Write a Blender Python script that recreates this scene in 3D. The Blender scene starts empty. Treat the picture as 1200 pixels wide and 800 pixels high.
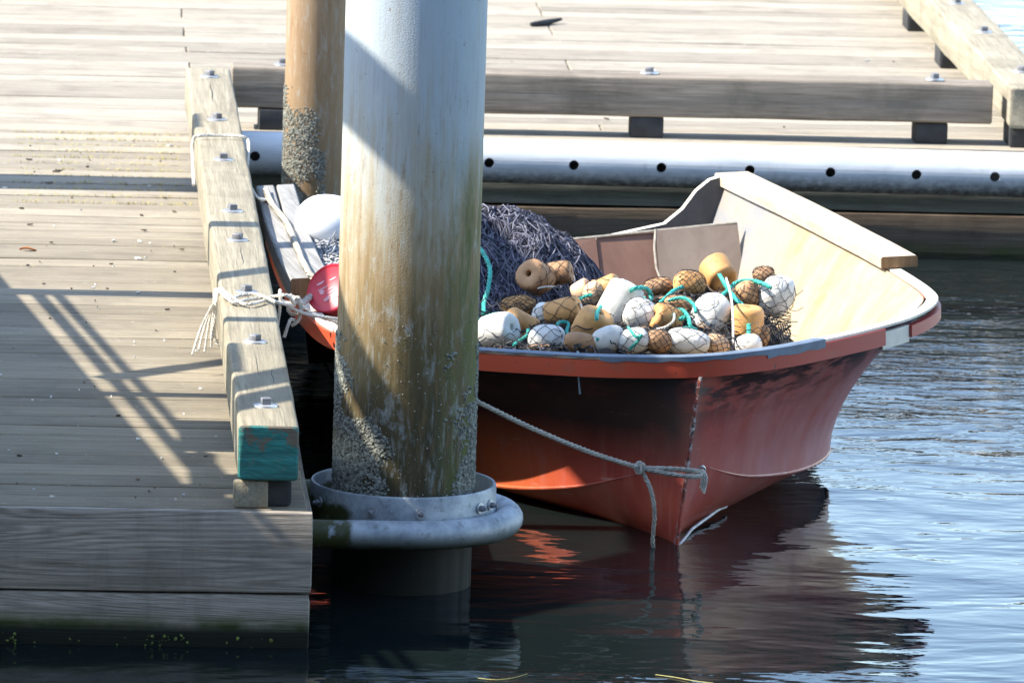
import bpy, bmesh, math, random
from mathutils import Vector, Matrix, Quaternion, noise
random.seed(7)
R = math.radians
sc = bpy.context.scene
col = sc.collection

# ------------------------------------------------------------------ camera
FPX = 9000.0
YAW, PIT, ROL = R(3.82), R(9.55), R(1.72)
CF = Vector((math.sin(YAW)*math.cos(PIT), math.cos(YAW)*math.cos(PIT), -math.sin(PIT)))
_r0 = Vector((math.cos(YAW), -math.sin(YAW), 0)); _u0 = _r0.cross(CF)
CR = math.cos(ROL)*_r0 + math.sin(ROL)*_u0
CU = -math.sin(ROL)*_r0 + math.cos(ROL)*_u0
CC = Vector((-1.068, -26.018, 5.477))
def ray(px, py): return CF + CR*((px-600)/FPX) + CU*((400-py)/FPX)
def at(px, py, Y):
    r = ray(px, py); return CC + r*((Y-CC.y)/r.y)
def atz(px, py, z):
    r = ray(px, py); return CC + r*((z-CC.z)/r.z)

cam = bpy.data.cameras.new('camera'); co = bpy.data.objects.new('camera', cam); col.objects.link(co)
M = Matrix.Identity(4)
for i in range(3):
    M[i][0] = CR[i]; M[i][1] = CU[i]; M[i][2] = -CF[i]; M[i][3] = CC[i]
co.matrix_world = M
cam.sensor_width = 36; cam.lens = 36*FPX/1200; cam.clip_end = 3000; cam.clip_start = 1
cam.dof.use_dof = True; cam.dof.focus_distance = 28.3; cam.dof.aperture_fstop = 9
sc.camera = co

# ------------------------------------------------------------------ light
ELEV = R(44); SAZ = R(0)
SV = Vector((-math.cos(ELEV)*math.cos(SAZ), math.cos(ELEV)*math.sin(SAZ), math.sin(ELEV)))
sun = bpy.data.lights.new('sun', 'SUN'); sun.energy = 3.5; sun.angle = R(0.53); sun.color = (1, .93, .82)
so = bpy.data.objects.new('sun', sun); col.objects.link(so)
so.rotation_euler = SV.to_track_quat('Z', 'Y').to_euler(); so.location = SV*60
w = bpy.data.worlds.new('World'); sc.world = w; w.use_nodes = True
wn = w.node_tree.nodes; wl = w.node_tree.links
bg = wn['Background']; sk = wn.new('ShaderNodeTexSky'); sk.sky_type = 'NISHITA'; sk.sun_disc = False
sk.sun_elevation = ELEV; sk.sun_rotation = R(-90); sk.air_density = 1.0; sk.dust_density = 0.4; sk.ozone_density = 1.0
wl.new(sk.outputs[0], bg.inputs[0]); bg.inputs[1].default_value = 0.15
sc.view_settings.view_transform = 'Standard'; sc.view_settings.look = 'None'
sc.view_settings.exposure = 1.75; sc.view_settings.gamma = 1
sc.render.engine = 'CYCLES'

# ------------------------------------------------------------------ object helpers
def tag(o, label=None, cat=None, group=None, kind=None):
    if label: o['label'] = label
    if cat: o['category'] = cat
    if group: o['group'] = group
    if kind: o['kind'] = kind
    return o
def empty(name, label, cat, loc=(0, 0, 0), rot=(0, 0, 0), group=None):
    o = bpy.data.objects.new(name, None); col.objects.link(o)
    o.location = loc; o.rotation_euler = rot; o.empty_display_size = .1
    return tag(o, label, cat, group)

def rrect(w, h, r, k=2):
    pts = []
    for cx, cy, a0 in ((w/2-r, h/2-r, 0), (-w/2+r, h/2-r, 90), (-w/2+r, -h/2+r, 180), (w/2-r, -h/2+r, 270)):
        for i in range(k+1):
            a = R(a0+90*i/k); pts.append((cx+r*math.cos(a), cy+r*math.sin(a)))
    return pts

class MB:
    def __init__(s): s.v = []; s.f = []; s.m = []; s.t = []; s.cur = 0; s.tint = 0.5
    def add(s, vs, fs):
        o = len(s.v); s.v += [tuple(x) for x in vs]
        for f in fs:
            s.f.append(tuple(i+o for i in f)); s.m.append(s.cur); s.t.append(s.tint)
    def rings(s, rings, closed=False, caps=True):
        n = len(rings[0]); o = len(s.v); fs = []; vs = [p for r in rings for p in r]
        k = len(rings)
        for i in range(k if closed else k-1):
            a = i*n; b = ((i+1) % k)*n
            for j in range(n):
                fs.append((a+j, a+(j+1) % n, b+(j+1) % n, b+j))
        if caps and not closed:
            fs.append(tuple(reversed(range(n)))); fs.append(tuple((k-1)*n+j for j in range(n)))
        s.add(vs, fs)
    def tube(s, pts, r, n=6, closed=False, caps=True):
        pts = [Vector(p) for p in pts]; k = len(pts); rr = []
        rad = r if isinstance(r, (list, tuple)) else [r]*k
        up = None
        for i in range(k):
            if closed: t = pts[(i+1) % k]-pts[i-1]
            else: t = pts[min(i+1, k-1)]-pts[max(i-1, 0)]
            if t.length < 1e-9: t = Vector((0, 0, 1))
            t.normalize()
            if up is None:
                up = Vector((0, 0, 1)) if abs(t.z) < .9 else Vector((1, 0, 0))
            x = t.cross(up)
            if x.length < 1e-6: x = t.cross(Vector((1, .3, .2)))
            x.normalize(); up = x.cross(t).normalized()
            rr.append([pts[i]+x*(rad[i]*math.cos(2*math.pi*j/n))+up*(rad[i]*math.sin(2*math.pi*j/n)) for j in range(n)])
        s.rings(rr, closed, caps)
    def rope(s, pts, r, twist=None, n=5):
        """three twisted strands along pts"""
        pts = resample(pts, max(r*1.1, .006)); tw = twist or r*7.0
        k = len(pts); up = Vector((.1, .2, 1)).normalized(); frames = []; d = 0
        for i in range(k):
            t = (pts[min(i+1, k-1)]-pts[max(i-1, 0)]).normalized()
            x = t.cross(up)
            if x.length < 1e-5: x = t.cross(Vector((1, .3, .2)))
            x.normalize(); up = x.cross(t).normalized()
            if i: d += (pts[i]-pts[i-1]).length
            frames.append((x.copy(), up.copy(), d))
        for q in range(3):
            P = []
            for i in range(k):
                x, u, d = frames[i]; a = 2*math.pi*(d/tw+q/3)
                P.append(pts[i]+x*(r*.5*math.cos(a))+u*(r*.5*math.sin(a)))
            s.tube(P, r*.56, n)
    def lathe(s, prof, n=24, mat=None, a0=0, a1=360):
        """prof: (radius, z); revolve about z"""
        full = abs(a1-a0) >= 359.9; cnt = n if full else n+1; vs = []; fs = []
        for (r, z) in prof:
            for j in range(cnt):
                a = R(a0+(a1-a0)*j/n); vs.append(Vector((r*math.cos(a), r*math.sin(a), z)))
        for i in range(len(prof)-1):
            for j in range(n):
                j2 = (j+1) % cnt
                fs.append((i*cnt+j, i*cnt+j2, (i+1)*cnt+j2, (i+1)*cnt+j))
        if mat: vs = [mat @ v for v in vs]
        s.add(vs, fs)
    def timber(s, p0, p1, w, h, r=.012, jit=.0015, seg=.25, up=(0, 0, 1), k=2):
        p0 = Vector(p0); p1 = Vector(p1); L = (p1-p0).length; t = (p1-p0)/L
        x = t.cross(Vector(up)).normalized(); u = x.cross(t)
        prof = rrect(w, h, r, k); n = max(1, int(L/seg)); rr = []
        sd = random.random()*50
        ends = min(r*.6, .006)
        for i in range(n+1):
            c = p0+t*(L*i/n)
            ring = []
            for (a, b) in prof:
                q = c+x*a+u*b
                if jit:
                    nv = noise.noise_vector(q*2.3+Vector((sd, 0, 0)))
                    q = q+(x*nv.x+u*nv.y)*jit*2
                ring.append(q)
            if i == 0 or i == n:
                inner = [c+(p-c)*(1-ends*2/min(w, h)) for p in ring]
                shifted = [p+t*(ends if i == 0 else -ends) for p in ring]
                rr += [inner, shifted] if i == 0 else [shifted, inner]
            else: rr.append(ring)
        s.rings(rr)
    def box(s, c, d, rot=None, r=.004):
        c = Vector(c); q = rot or Matrix.Identity(3)
        p0 = c-q @ Vector((0, d[1]/2, 0)); p1 = c+q @ Vector((0, d[1]/2, 0))
        s.timber(p0, p1, d[0], d[2], min(r, d[0]*.3, d[2]*.3), 0, 99, q @ Vector((0, 0, 1)))
    def grid(s, P):
        n = len(P[0]); vs = [p for row in P for p in row]; fs = []
        for i in range(len(P)-1):
            for j in range(n-1): fs.append((i*n+j, i*n+j+1, (i+1)*n+j+1, (i+1)*n+j))
        s.add(vs, fs)
    def build(s, name, mats, parent=None, smooth=35, label=None):
        me = bpy.data.meshes.new(name); me.from_pydata(s.v, [], s.f)
        if not isinstance(mats, (list, tuple)): mats = [mats]
        for m in mats: me.materials.append(m)
        me.polygons.foreach_set('material_index', s.m)
        a = me.attributes.new('tint', 'FLOAT', 'FACE'); a.data.foreach_set('value', s.t)
        if smooth:
            me.polygons.foreach_set('use_smooth', [True]*len(me.polygons)); me.set_sharp_from_angle(angle=R(smooth))
        me.validate(); me.update()
        o = bpy.data.objects.new(name, me); col.objects.link(o)
        if parent: o.parent = parent
        if label: o['label'] = label
        return o

def fixnorm(o):
    bm = bmesh.new(); bm.from_mesh(o.data); bmesh.ops.recalc_face_normals(bm, faces=bm.faces); bm.to_mesh(o.data); bm.free()
def resample(pts, step):
    pts = [Vector(p) for p in pts]; out = [pts[0]]; 
    for a, b in zip(pts, pts[1:]):
        n = max(1, int((b-a).length/step))
        for i in range(1, n+1): out.append(a.lerp(b, i/n))
    return out
def spline(ctrl, n=8, closed=False):
    c = [Vector(p) for p in ctrl]; k = len(c); out = []
    rng = range(k) if closed else range(k-1)
    for i in rng:
        if closed: p = [c[(i-1) % k], c[i], c[(i+1) % k], c[(i+2) % k]]
        else: p = [c[max(i-1, 0)], c[i], c[i+1], c[min(i+2, k-1)]]
        for j in range(n):
            t = j/n
            out.append(.5*((2*p[1])+(-p[0]+p[2])*t+(2*p[0]-5*p[1]+4*p[2]-p[3])*t*t+(-p[0]+3*p[1]-3*p[2]+p[3])*t**3))
    if not closed: out.append(c[-1])
    return out
def frame_to(d, loc):
    d = Vector(d).normalized(); q = Vector((0, 0, 1)).rotation_difference(d)
    return Matrix.Translation(loc) @ q.to_matrix().to_4x4()

# ------------------------------------------------------------------ materials
class NT:
    def __init__(s, name):
        s.m = bpy.data.materials.new(name); s.m.use_nodes = True; t = s.m.node_tree
        s.n = t.nodes; s.l = t.links; s.b = s.n['Principled BSDF']; s.tc = s.n.new('ShaderNodeTexCoord')
    def link(s, a, b): s.l.new(a, b)
    def map(s, scale=(1, 1, 1), rot=(0, 0, 0), src='Object', vec=None):
        m = s.n.new('ShaderNodeMapping'); m.inputs['Scale'].default_value = scale; m.inputs['Rotation'].default_value = rot
        s.link(vec if vec is not None else s.tc.outputs[src], m.inputs[0]); return m.outputs[0]
    def noise(s, vec, scale, det=4, rough=.55, dist=0):
        n = s.n.new('ShaderNodeTexNoise'); n.inputs['Scale'].default_value = scale; n.inputs['Detail'].default_value = det
        n.inputs['Roughness'].default_value = rough; n.inputs['Distortion'].default_value = dist
        s.link(vec, n.inputs['Vector']); return n.outputs['Fac']
    def wave(s, vec, scale, dist, det=2, dscale=1, direction='Z'):
        n = s.n.new('ShaderNodeTexWave'); n.bands_direction = direction; n.inputs['Scale'].default_value = scale
        n.inputs['Distortion'].default_value = dist; n.inputs['Detail'].default_value = det; n.inputs['Detail Scale'].default_value = dscale
        s.link(vec, n.inputs['Vector']); return n.outputs['Fac']
    def ramp(s, fac, stops, interp='LINEAR'):
        r = s.n.new('ShaderNodeValToRGB'); e = r.color_ramp.elements; r.color_ramp.interpolation = interp
        while len(e) < len(stops): e.new(.5)
        for i, (p, c) in enumerate(stops):
            e[i].position = p; e[i].color = (c, c, c, 1) if isinstance(c, (int, float)) else (*c, 1)
        s.link(fac, r.inputs[0]); return r.outputs[0]
    def mix(s, fac, a, b, mode='MIX'):
        m = s.n.new('ShaderNodeMix'); m.data_type = 'RGBA'; m.blend_type = mode
        for k, v in ((0, fac), (6, a), (7, b)):
            if isinstance(v, (int, float)): m.inputs[k].default_value = v if k == 0 else (v, v, v, 1)
            elif isinstance(v, tuple): m.inputs[k].default_value = (*v, 1)
            else: s.link(v, m.inputs[k])
        return m.outputs[2]
    def math(s, op, a, b=None, clamp=False):
        m = s.n.new('ShaderNodeMath'); m.operation = op; m.use_clamp = clamp
        for k, v in ((0, a), (1, b)):
            if v is None: continue
            if isinstance(v, (int, float)): m.inputs[k].default_value = v
            else: s.link(v, m.inputs[k])
        return m.outputs[0]
    def xyz(s, src='Object'):
        n = s.n.new('ShaderNodeSeparateXYZ'); s.link(s.tc.outputs[src], n.inputs[0]); return n.outputs
    def pos(s):
        g = s.n.new('ShaderNodeNewGeometry'); n = s.n.new('ShaderNodeSeparateXYZ'); s.link(g.outputs['Position'], n.inputs[0]); return n.outputs
    def rng(s, v, a, b, c=0., d=1.):
        m = s.n.new('ShaderNodeMapRange'); s.link(v, m.inputs[0])
        for i, x in enumerate((a, b, c, d)): m.inputs[i+1].default_value = x
        return m.outputs[0]
    def attr(s, name):
        a = s.n.new('ShaderNodeAttribute'); a.attribute_name = name; return a.outputs['Fac']
    def bump(s, h, dist, strength=1.0, normal=None):
        b = s.n.new('ShaderNodeBump'); b.inputs['Distance'].default_value = dist; b.inputs['Strength'].default_value = strength
        s.link(h, b.inputs['Height'])
        if normal is not None: s.link(normal, b.inputs['Normal'])
        s.link(b.outputs[0], s.b.inputs['Normal']); return b.outputs[0]
    def col(s, c):
        if isinstance(c, tuple): s.b.inputs['Base Color'].default_value = (*c, 1)
        else: s.link(c, s.b.inputs['Base Color'])
    def rough(s, v):
        if isinstance(v, (int, float)): s.b.inputs['Roughness'].default_value = v
        else: s.link(v, s.b.inputs['Roughness'])

def wood(name, axis, light, dark, algae=None, grain=1.0, tintamt=.35, ringy=False, wet=None, specks=0, damp=None):
    t = NT(name)
    sc_ = {'x': (1.3, 30, 30), 'y': (30, 1.3, 30), 'z': (30, 30, 1.3)}[axis]
    off = t.n.new('ShaderNodeVectorMath'); off.operation = 'ADD'
    comb = t.n.new('ShaderNodeCombineXYZ'); tv = t.attr('tint'); sc17 = t.math('MULTIPLY', tv, 37.)
    for i in range(3): t.link(sc17, comb.inputs[i])
    t.link(t.tc.outputs['Object'], off.inputs[0]); t.link(comb.outputs[0], off.inputs[1]); v0 = off.outputs[0]
    g = t.noise(t.map(sc_, vec=v0), 1.6*grain, 7, .68, .25)
    g2 = t.noise(t.map(tuple(a*.35 for a in sc_), vec=v0), 1.3*grain, 4, .6)
    blot = t.noise(v0, 3.2, 5, .65)
    c = t.mix(t.ramp(g, [(.3, 0.), (.68, 1.)]), dark, light)
    fs_ = {'x': (2.5, 150, 150), 'y': (150, 2.5, 150), 'z': (150, 150, 2.5)}[axis]
    fg = t.noise(t.map(fs_, vec=v0), 1.0, 5, .7)
    c = t.mix(t.ramp(fg, [(.52, 0.), (.66, .62)]), c, tuple(x*.5 for x in dark))
    if ringy:
        rv = t.map({'x': (.5, 6, 6), 'y': (6, .5, 6), 'z': (6, 6, .5)}[axis], vec=v0)
        rw = t.noise(rv, .7, 1.5, .4, .3)
        bands = t.math('SINE', t.math('ADD', t.math('MULTIPLY', rw, 330.), t.math('MULTIPLY', g, 9.))); bands = t.rng(bands, -1, 1)
        c = t.mix(t.math('MULTIPLY', t.math('POWER', bands, 1.3), .62), c, tuple(x*.5 for x in dark), 'MIX')
    c = t.mix(t.math('MULTIPLY', t.ramp(g2, [(.42, 0.), (.62, 1.)]), .45), c, tuple(x*.72 for x in light))
    c = t.mix(t.ramp(blot, [(.5, 0.), (.75, .55)]), c, tuple(x*.6+.0 for x in dark))
    val = t.rng(tv, 0, 1, 1-tintamt, 1+tintamt*.6)
    hs = t.n.new('ShaderNodeHueSaturation'); t.link(c, hs.inputs['Color']); t.link(val, hs.inputs['Value']); c = hs.outputs[0]
    if specks:
        sp = t.noise(v0, 42, 2, .5); c = t.mix(t.ramp(sp, [(.70, 0.), (.74, specks)]), c, (.62, .62, .58))
    P = t.pos()
    if ringy:
        vs_ = t.noise(t.map((5, 5, .7)), 1.3, 5, .65); c = t.mix(t.ramp(vs_, [(.52, 0.), (.74, .4)]), c, (.07, .06, .045))
    if algae:
        z0, z1, colr = algae
        f = t.math('MULTIPLY', t.rng(P[2], z1, z0), t.ramp(t.noise(v0, 6, 5, .6), [(.3, .25), (.6, 1.)]), True)
        c = t.mix(f, c, colr)
    if damp:
        f = t.math('MULTIPLY', t.rng(t.math('ADD', P[1], t.math('MULTIPLY', blot, 5.)), damp[1]+2.5, damp[0]+2.5), damp[2], True)
        c = t.mix(f, c, (.20, .165, .115), 'MULTIPLY') if False else t.mix(f, c, t.mix(1.0, c, (.74, .70, .60), 'MULTIPLY'))
    if wet:
        c = t.mix(t.rng(P[2], wet[1], wet[0]), c, (.012, .014, .010))
    t.col(c); t.rough(.86); t.b.inputs['Specular IOR Level'].default_value = .25
    h = t.math('ADD', t.math('ADD', g, t.math('MULTIPLY', fg, -.5)), t.math('MULTIPLY', g2, .5)); t.bump(h, .0045, 1.0)
    return t.m

def plain(name, c, rough=.6, var=.25, scale=8, bump=0, metal=0, bscale=60):
    t = NT(name); n = t.noise(t.tc.outputs['Object'], scale, 5, .6)
    t.col(t.mix(t.ramp(n, [(.35, 0.), (.68, 1.)]), tuple(x*(1-var) for x in c), tuple(min(1, x*(1+var*.5)) for x in c)))
    t.rough(rough); t.b.inputs['Metallic'].default_value = metal
    if bump: t.bump(t.noise(t.tc.outputs['Object'], bscale, 4), bump)
    return t.m

MT = {}
MT['deck'] = wood('weathered deck planks', 'x', (.445, .40, .325), (.235, .205, .16), tintamt=.22, specks=.4, damp=(1.5, 11., 1.))
MT['deckend'] = MT['deck']
MT['rail_y'] = wood('weathered rail timber', 'y', (.40, .36, .27), (.20, .175, .125), tintamt=.15, grain=.9, damp=(-3., 10., .5))
MT['rail_x'] = wood('dark aged timber', 'x', (.40, .34, .27), (.10, .085, .065), tintamt=.2, grain=.7)
MT['fascia'] = wood('grey fascia plank', 'x', (.47, .41, .34), (.20, .17, .13), algae=(.075, .125, (.05, .065, .014)), ringy=True, wet=(.05, .09), tintamt=.15, grain=1.7)
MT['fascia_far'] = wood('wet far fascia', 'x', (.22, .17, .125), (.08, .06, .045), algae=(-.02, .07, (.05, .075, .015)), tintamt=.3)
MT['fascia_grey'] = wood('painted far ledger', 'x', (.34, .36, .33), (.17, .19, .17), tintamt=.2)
MT['side'] = wood('side timber', 'y', (.27, .24, .19), (.13, .11, .085), algae=(.1, .46, (.05, .07, .02)), wet=(.03, .09))
MT['block'] = plain('dark rubber block', (.035, .037, .04), .8, .4, 12)
MT['block2'] = plain('old grey wood block', (.11, .10, .085), .9, .4, 12)
MT['pale_plank'] = wood('new pale plank', 'y', (.58, .50, .385), (.42, .35, .25), tintamt=.05, grain=.6)
MT['grey_plank'] = wood('greyed cap plank', 'y', (.36, .35, .33), (.20, .195, .18), tintamt=.1)
MT['endgrain'] = wood('plank end grain', 'z', (.36, .22, .11), (.18, .10, .05), tintamt=.1)
MT['zinc'] = plain('zinc bolt', (.55, .56, .57), .45, .3, 30, metal=.7)
MT['rust'] = plain('dull nut', (.22, .22, .23), .6, .4, 40, metal=.4)

def pile_mat(name, stops, hazes):
    t = NT(name); P = t.pos(); 
    vs = t.map((16, 16, .8)); st = t.noise(vs, 1.5, 6, .65)
    big = t.noise(t.map((3, 3, 1.2)), 1.4, 4, .6)
    z = t.math('ADD', P[2], t.math('ADD', t.math('MULTIPLY', t.math('SUBTRACT', st, .5), 1.1), t.math('MULTIPLY', t.math('SUBTRACT', big, .5), .9)))
    c = t.ramp(t.rng(z, 0, 2.4), stops)
    # fine drips
    dr = t.noise(t.map((70, 70, 2.5)), 1.2, 4, .6)
    c = t.mix(t.ramp(dr, [(.55, 0.), (.75, .3)]), c, hazes['drip'])
    # pale salt / chalk patches
    ch = t.noise(t.map((9, 9, 5)), 1.7, 7, .72)
    c = t.mix(t.ramp(ch, [(.57, 0.), (.68, hazes.get('chalk', .45))]), c, (.50, .54, .52))
    g3 = t.noise(t.map((30, 30, 5.5)), 1.5, 7, .75)
    c = t.mix(t.ramp(g3, [(.52, 0.), (.66, .45)]), c, (.40, .43, .40))
    g4 = t.noise(t.map((24, 24, 4.), rot=(0, 0, 1)), 1.7, 7, .75)
    g4 = t.math('SUBTRACT', g4, t.rng(P[2], 1.3, 2.1, 0., .12))
    c = t.mix(t.ramp(g4, [(.50, 0.), (.66, .6)]), c, hazes['drip'])
    # rust freckles
    fr = t.noise(t.tc.outputs['Object'], 55, 3, .6)
    c = t.mix(t.ramp(fr, [(.68, 0.), (.74, .6)]), c, (.16, .07, .03))
    # algae patch on one flank
    if 'algae' in hazes:
        x0, x1 = hazes['algae']
        f = t.math('MULTIPLY', t.rng(P[0], x0, x1), t.math('MULTIPLY', t.rng(P[2], 1.65, 1.35), t.ramp(t.noise(t.map((12, 12, 2)), 1.5, 5, .6), [(.36, 0.), (.52, .9)])), True)
        c = t.mix(f, c, (.075, .095, .018))
    c = t.mix(t.rng(t.math('ADD', P[2], t.math('MULTIPLY', big, .1)), .33, .27), c, (.010, .010, .006))
    t.col(c); t.rough(t.ramp(st, [(.3, .55), (.7, .8)])); t.b.inputs['Specular IOR Level'].default_value = .35
    t.bump(t.math('ADD', t.noise(t.tc.outputs['Object'], 140, 3, .6), t.math('MULTIPLY', g3, .5)), .0016, .6)
    return t.m
MT['pile'] = pile_mat('galvanised pile weathered', [(.0, (.028, .024, .010)), (.22, (.06, .048, .02)), (.35, (.12, .088, .035)), (.47, (.28, .20, .10)), (.60, (.38, .33, .23)), (.74, (.42, .46, .46)), (1, (.42, .50, .56))],
                      {'drip': (.20, .12, .05), 'algae': (.46, .58), 'chalk': .5})
MT['pile_rust'] = pile_mat('rust brown pile', [(.0, (.13, .09, .045)), (.25, (.25, .165, .085)), (.6, (.33, .225, .13)), (1, (.36, .26, .165))], {'drip': (.22, .12, .05), 'chalk': .15})
MT['barnacle'] = plain('barnacle crust', (.36, .36, .30), .95, .8, 70)
MT['collar'] = None
def collar_mat():
    t = NT('galvanised collar'); P = t.pos(); n = t.noise(t.tc.outputs['Object'], 9, 6, .65); n2 = t.noise(t.tc.outputs['Object'], 40, 4, .6)
    c = t.mix(t.ramp(n, [(.35, 0.), (.66, 1.)]), (.22, .25, .27), (.46, .49, .50))
    c = t.mix(t.ramp(n2, [(.6, 0.), (.75, .6)]), c, (.60, .62, .62))
    lo = t.math('MULTIPLY', t.rng(P[2], .255, .20), t.ramp(n, [(.3, .5), (.55, 1.)]), True)
    c = t.mix(lo, c, (.035, .045, .012))
    # moss patch on the ring's dock side
    mo = t.math('MULTIPLY', t.rng(P[0], .21, .12), t.rng(P[2], .352, .30), True)
    mo = t.ramp(t.math('MULTIPLY', mo, t.ramp(t.noise(t.tc.outputs['Object'], 14, 5, .65), [(.3, .2), (.6, 1.)])), [(.25, 0.), (.55, 1.)])
    c = t.mix(mo, c, (.05, .055, .014))
    sp = t.noise(t.tc.outputs['Object'], 17, 6, .75); c = t.mix(t.ramp(sp, [(.56, 0.), (.66, .65)]), c, (.12, .115, .085))
    t.col(c); t.rough(.55); t.b.inputs['Metallic'].default_value = .25; t.bump(n2, .002, .5); return t.m
MT['collar'] = collar_mat()
def pipe_mat():
    t = NT('grey bumper pipe'); P = t.pos(); n = t.noise(t.map((2, 12, 12)), 1.5, 6, .65); n2 = t.noise(t.tc.outputs['Object'], 30, 4, .6)
    c = t.mix(t.ramp(n, [(.35, 0.), (.65, 1.)]), (.50, .53, .55), (.66, .68, .69))
    rs = t.noise(t.map((5, 5, 1.5)), 1.6, 5, .65); c = t.mix(t.ramp(rs, [(.58, 0.), (.72, .4)]), c, (.30, .24, .19)); sc2 = t.noise(t.map((2.5, 40, 40)), 1.5, 4, .6); c = t.mix(t.ramp(sc2, [(.6, 0.), (.72, .45)]), c, (.33, .34, .36))
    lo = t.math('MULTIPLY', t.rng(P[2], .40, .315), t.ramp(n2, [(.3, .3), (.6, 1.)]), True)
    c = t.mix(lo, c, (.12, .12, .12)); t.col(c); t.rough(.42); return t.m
MT['pipe'] = pipe_mat()
def hull_mat():
    t = NT('worn red hull paint'); X = t.xyz(); n = t.noise(t.tc.outputs['Object'], 5, 6, .65); st = t.noise(t.map((14, 14, 1.2)), 1.5, 6, .65)
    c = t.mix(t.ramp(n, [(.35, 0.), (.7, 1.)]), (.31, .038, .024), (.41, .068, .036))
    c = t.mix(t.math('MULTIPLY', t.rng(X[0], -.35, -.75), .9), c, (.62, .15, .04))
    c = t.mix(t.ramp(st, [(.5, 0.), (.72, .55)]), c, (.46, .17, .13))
    # paler, pinker mottling on the port bow
    f = t.math('MULTIPLY', t.rng(X[0], .0, .35), t.ramp(t.noise(t.map((6, 6, 2)), 1.4, 5, .6), [(.35, .35), (.65, .95)]), True)
    c = t.mix(f, c, (.45, .175, .16))
    # black tyre rub below the strake
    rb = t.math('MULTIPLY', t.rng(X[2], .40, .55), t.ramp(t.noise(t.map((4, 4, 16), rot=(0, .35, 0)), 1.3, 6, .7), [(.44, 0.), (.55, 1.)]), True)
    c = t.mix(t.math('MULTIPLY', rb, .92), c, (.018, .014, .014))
    flare_shade = t.math('MULTIPLY', t.math('MULTIPLY', t.rng(X[0], .04, -.10), t.rng(X[2], .20, .42)), t.ramp(t.noise(t.map((2.5, 2.5, 4)), 1.3, 6, .65), [(.22, .7), (.45, 1.)]), True)  # shade under the starboard flare, painted dark into the hull colour
    c = t.mix(t.math('MULTIPLY', flare_shade, .97), c, (.020, .010, .009))
    stem = t.math('MULTIPLY', t.rng(t.math('ABSOLUTE', t.math('ADD', X[0], t.math('MULTIPLY', t.math('SUBTRACT', .68, X[2]), .17))), .011, .004), t.ramp(t.noise(t.tc.outputs['Object'], 17, 6, .8), [(.50, 0.), (.54, .85)]), True)
    c = t.mix(stem, c, t.mix(t.ramp(t.noise(t.tc.outputs['Object'], 40, 2), [(.5, 0.), (.54, 1.)]), (.02, .018, .018), (.42, .40, .38)))
    # weed line at the water
    c = t.mix(t.math('MULTIPLY', t.rng(X[2], .10, .0), t.ramp(n, [(.4, 0.), (.6, .6)])), c, (.20, .06, .03))
    sc_ = t.noise(t.map((3, 3, 40), rot=(.3, .6, 0)), 1.8, 4, .6); c = t.mix(t.ramp(sc_, [(.68, 0.), (.72, .5)]), c, (.55, .33, .28))
    t.col(c); t.rough(t.ramp(n, [(.3, .32), (.7, .5)])); t.bump(t.noise(t.tc.outputs['Object'], 2.2, 4), .01, .5); return t.m
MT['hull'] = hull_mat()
def strake_mat():
    t = NT('red rub strake'); X = t.xyz(); n = t.noise(t.tc.outputs['Object'], 9, 6, .65)
    c = t.mix(t.rng(X[0], -.3, .7), (.52, .075, .028), (.36, .040, .032))
    c = t.mix(t.ramp(n, [(.55, 0.), (.72, .6)]), c, (.30, .10, .06)); c = t.mix(t.ramp(t.noise(t.tc.outputs['Object'], 28, 3), [(.68, 0.), (.73, .8)]), c, (.05, .04, .04))
    t.col(c); t.rough(.45); return t.m
MT['strake'] = strake_mat()
def ply_mat(name, a, b, stain, s=.5, axis=(3, 3, 1.0)):
    t = NT(name); n = t.noise(t.map(axis), 2.0, 6, .62, .6); f = t.noise(t.map((40, 2, 40)), 1.2, 5, .6); bl = t.noise(t.tc.outputs['Object'], 4, 6, .65)
    c = t.mix(t.ramp(n, [(.35, 0.), (.65, 1.)]), a, b); c = t.mix(t.ramp(f, [(.5, 0.), (.75, .25)]), c, tuple(x*.8 for x in a))
    c = t.mix(t.ramp(bl, [(.55, 0.), (.75, s)]), c, stain); t.col(c); t.rough(.6); t.bump(n, .002, .4); return t
tp = ply_mat('cream plywood lining', (.37, .26, .135), (.46, .36, .225), (.25, .15, .065), .75)
X = tp.xyz(); src = tp.b.inputs['Base Color'].links[0].from_socket
gf = tp.math('MULTIPLY', tp.rng(X[1], -1.35, -.75), tp.ramp(tp.noise(tp.map((3, 3, 10)), 1.5, 5), [(.3, .55), (.6, 1.)]), True)
tp.col(tp.mix(gf, src, (.22, .22, .22)))
MT['lining'] = tp.m
MT['brownply'] = ply_mat('brown plywood', (.15, .075, .05), (.20, .11, .075), (.13, .075, .055), .5).m
MT['greyply'] = ply_mat('grey brown plywood', (.17, .125, .095), (.235, .185, .145), (.14, .10, .08), .5).m
MT['transom'] = ply_mat('grey painted transom', (.05, .05, .055), (.09, .09, .095), (.025, .025, .03), .8).m
MT['cream'] = plain('cream edge', (.74, .68, .56), .6, .12, 12)
MT['greypatch'] = plain('pale grey resin patch', (.56, .57, .58), .5, .15, 10)
MT['tape'] = plain('blue grey tape', (.14, .18, .235), .5, .25, 14)
MT['white_strip'] = plain('pale keel strip', (.55, .55, .56), .5, .3, 20)

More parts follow.
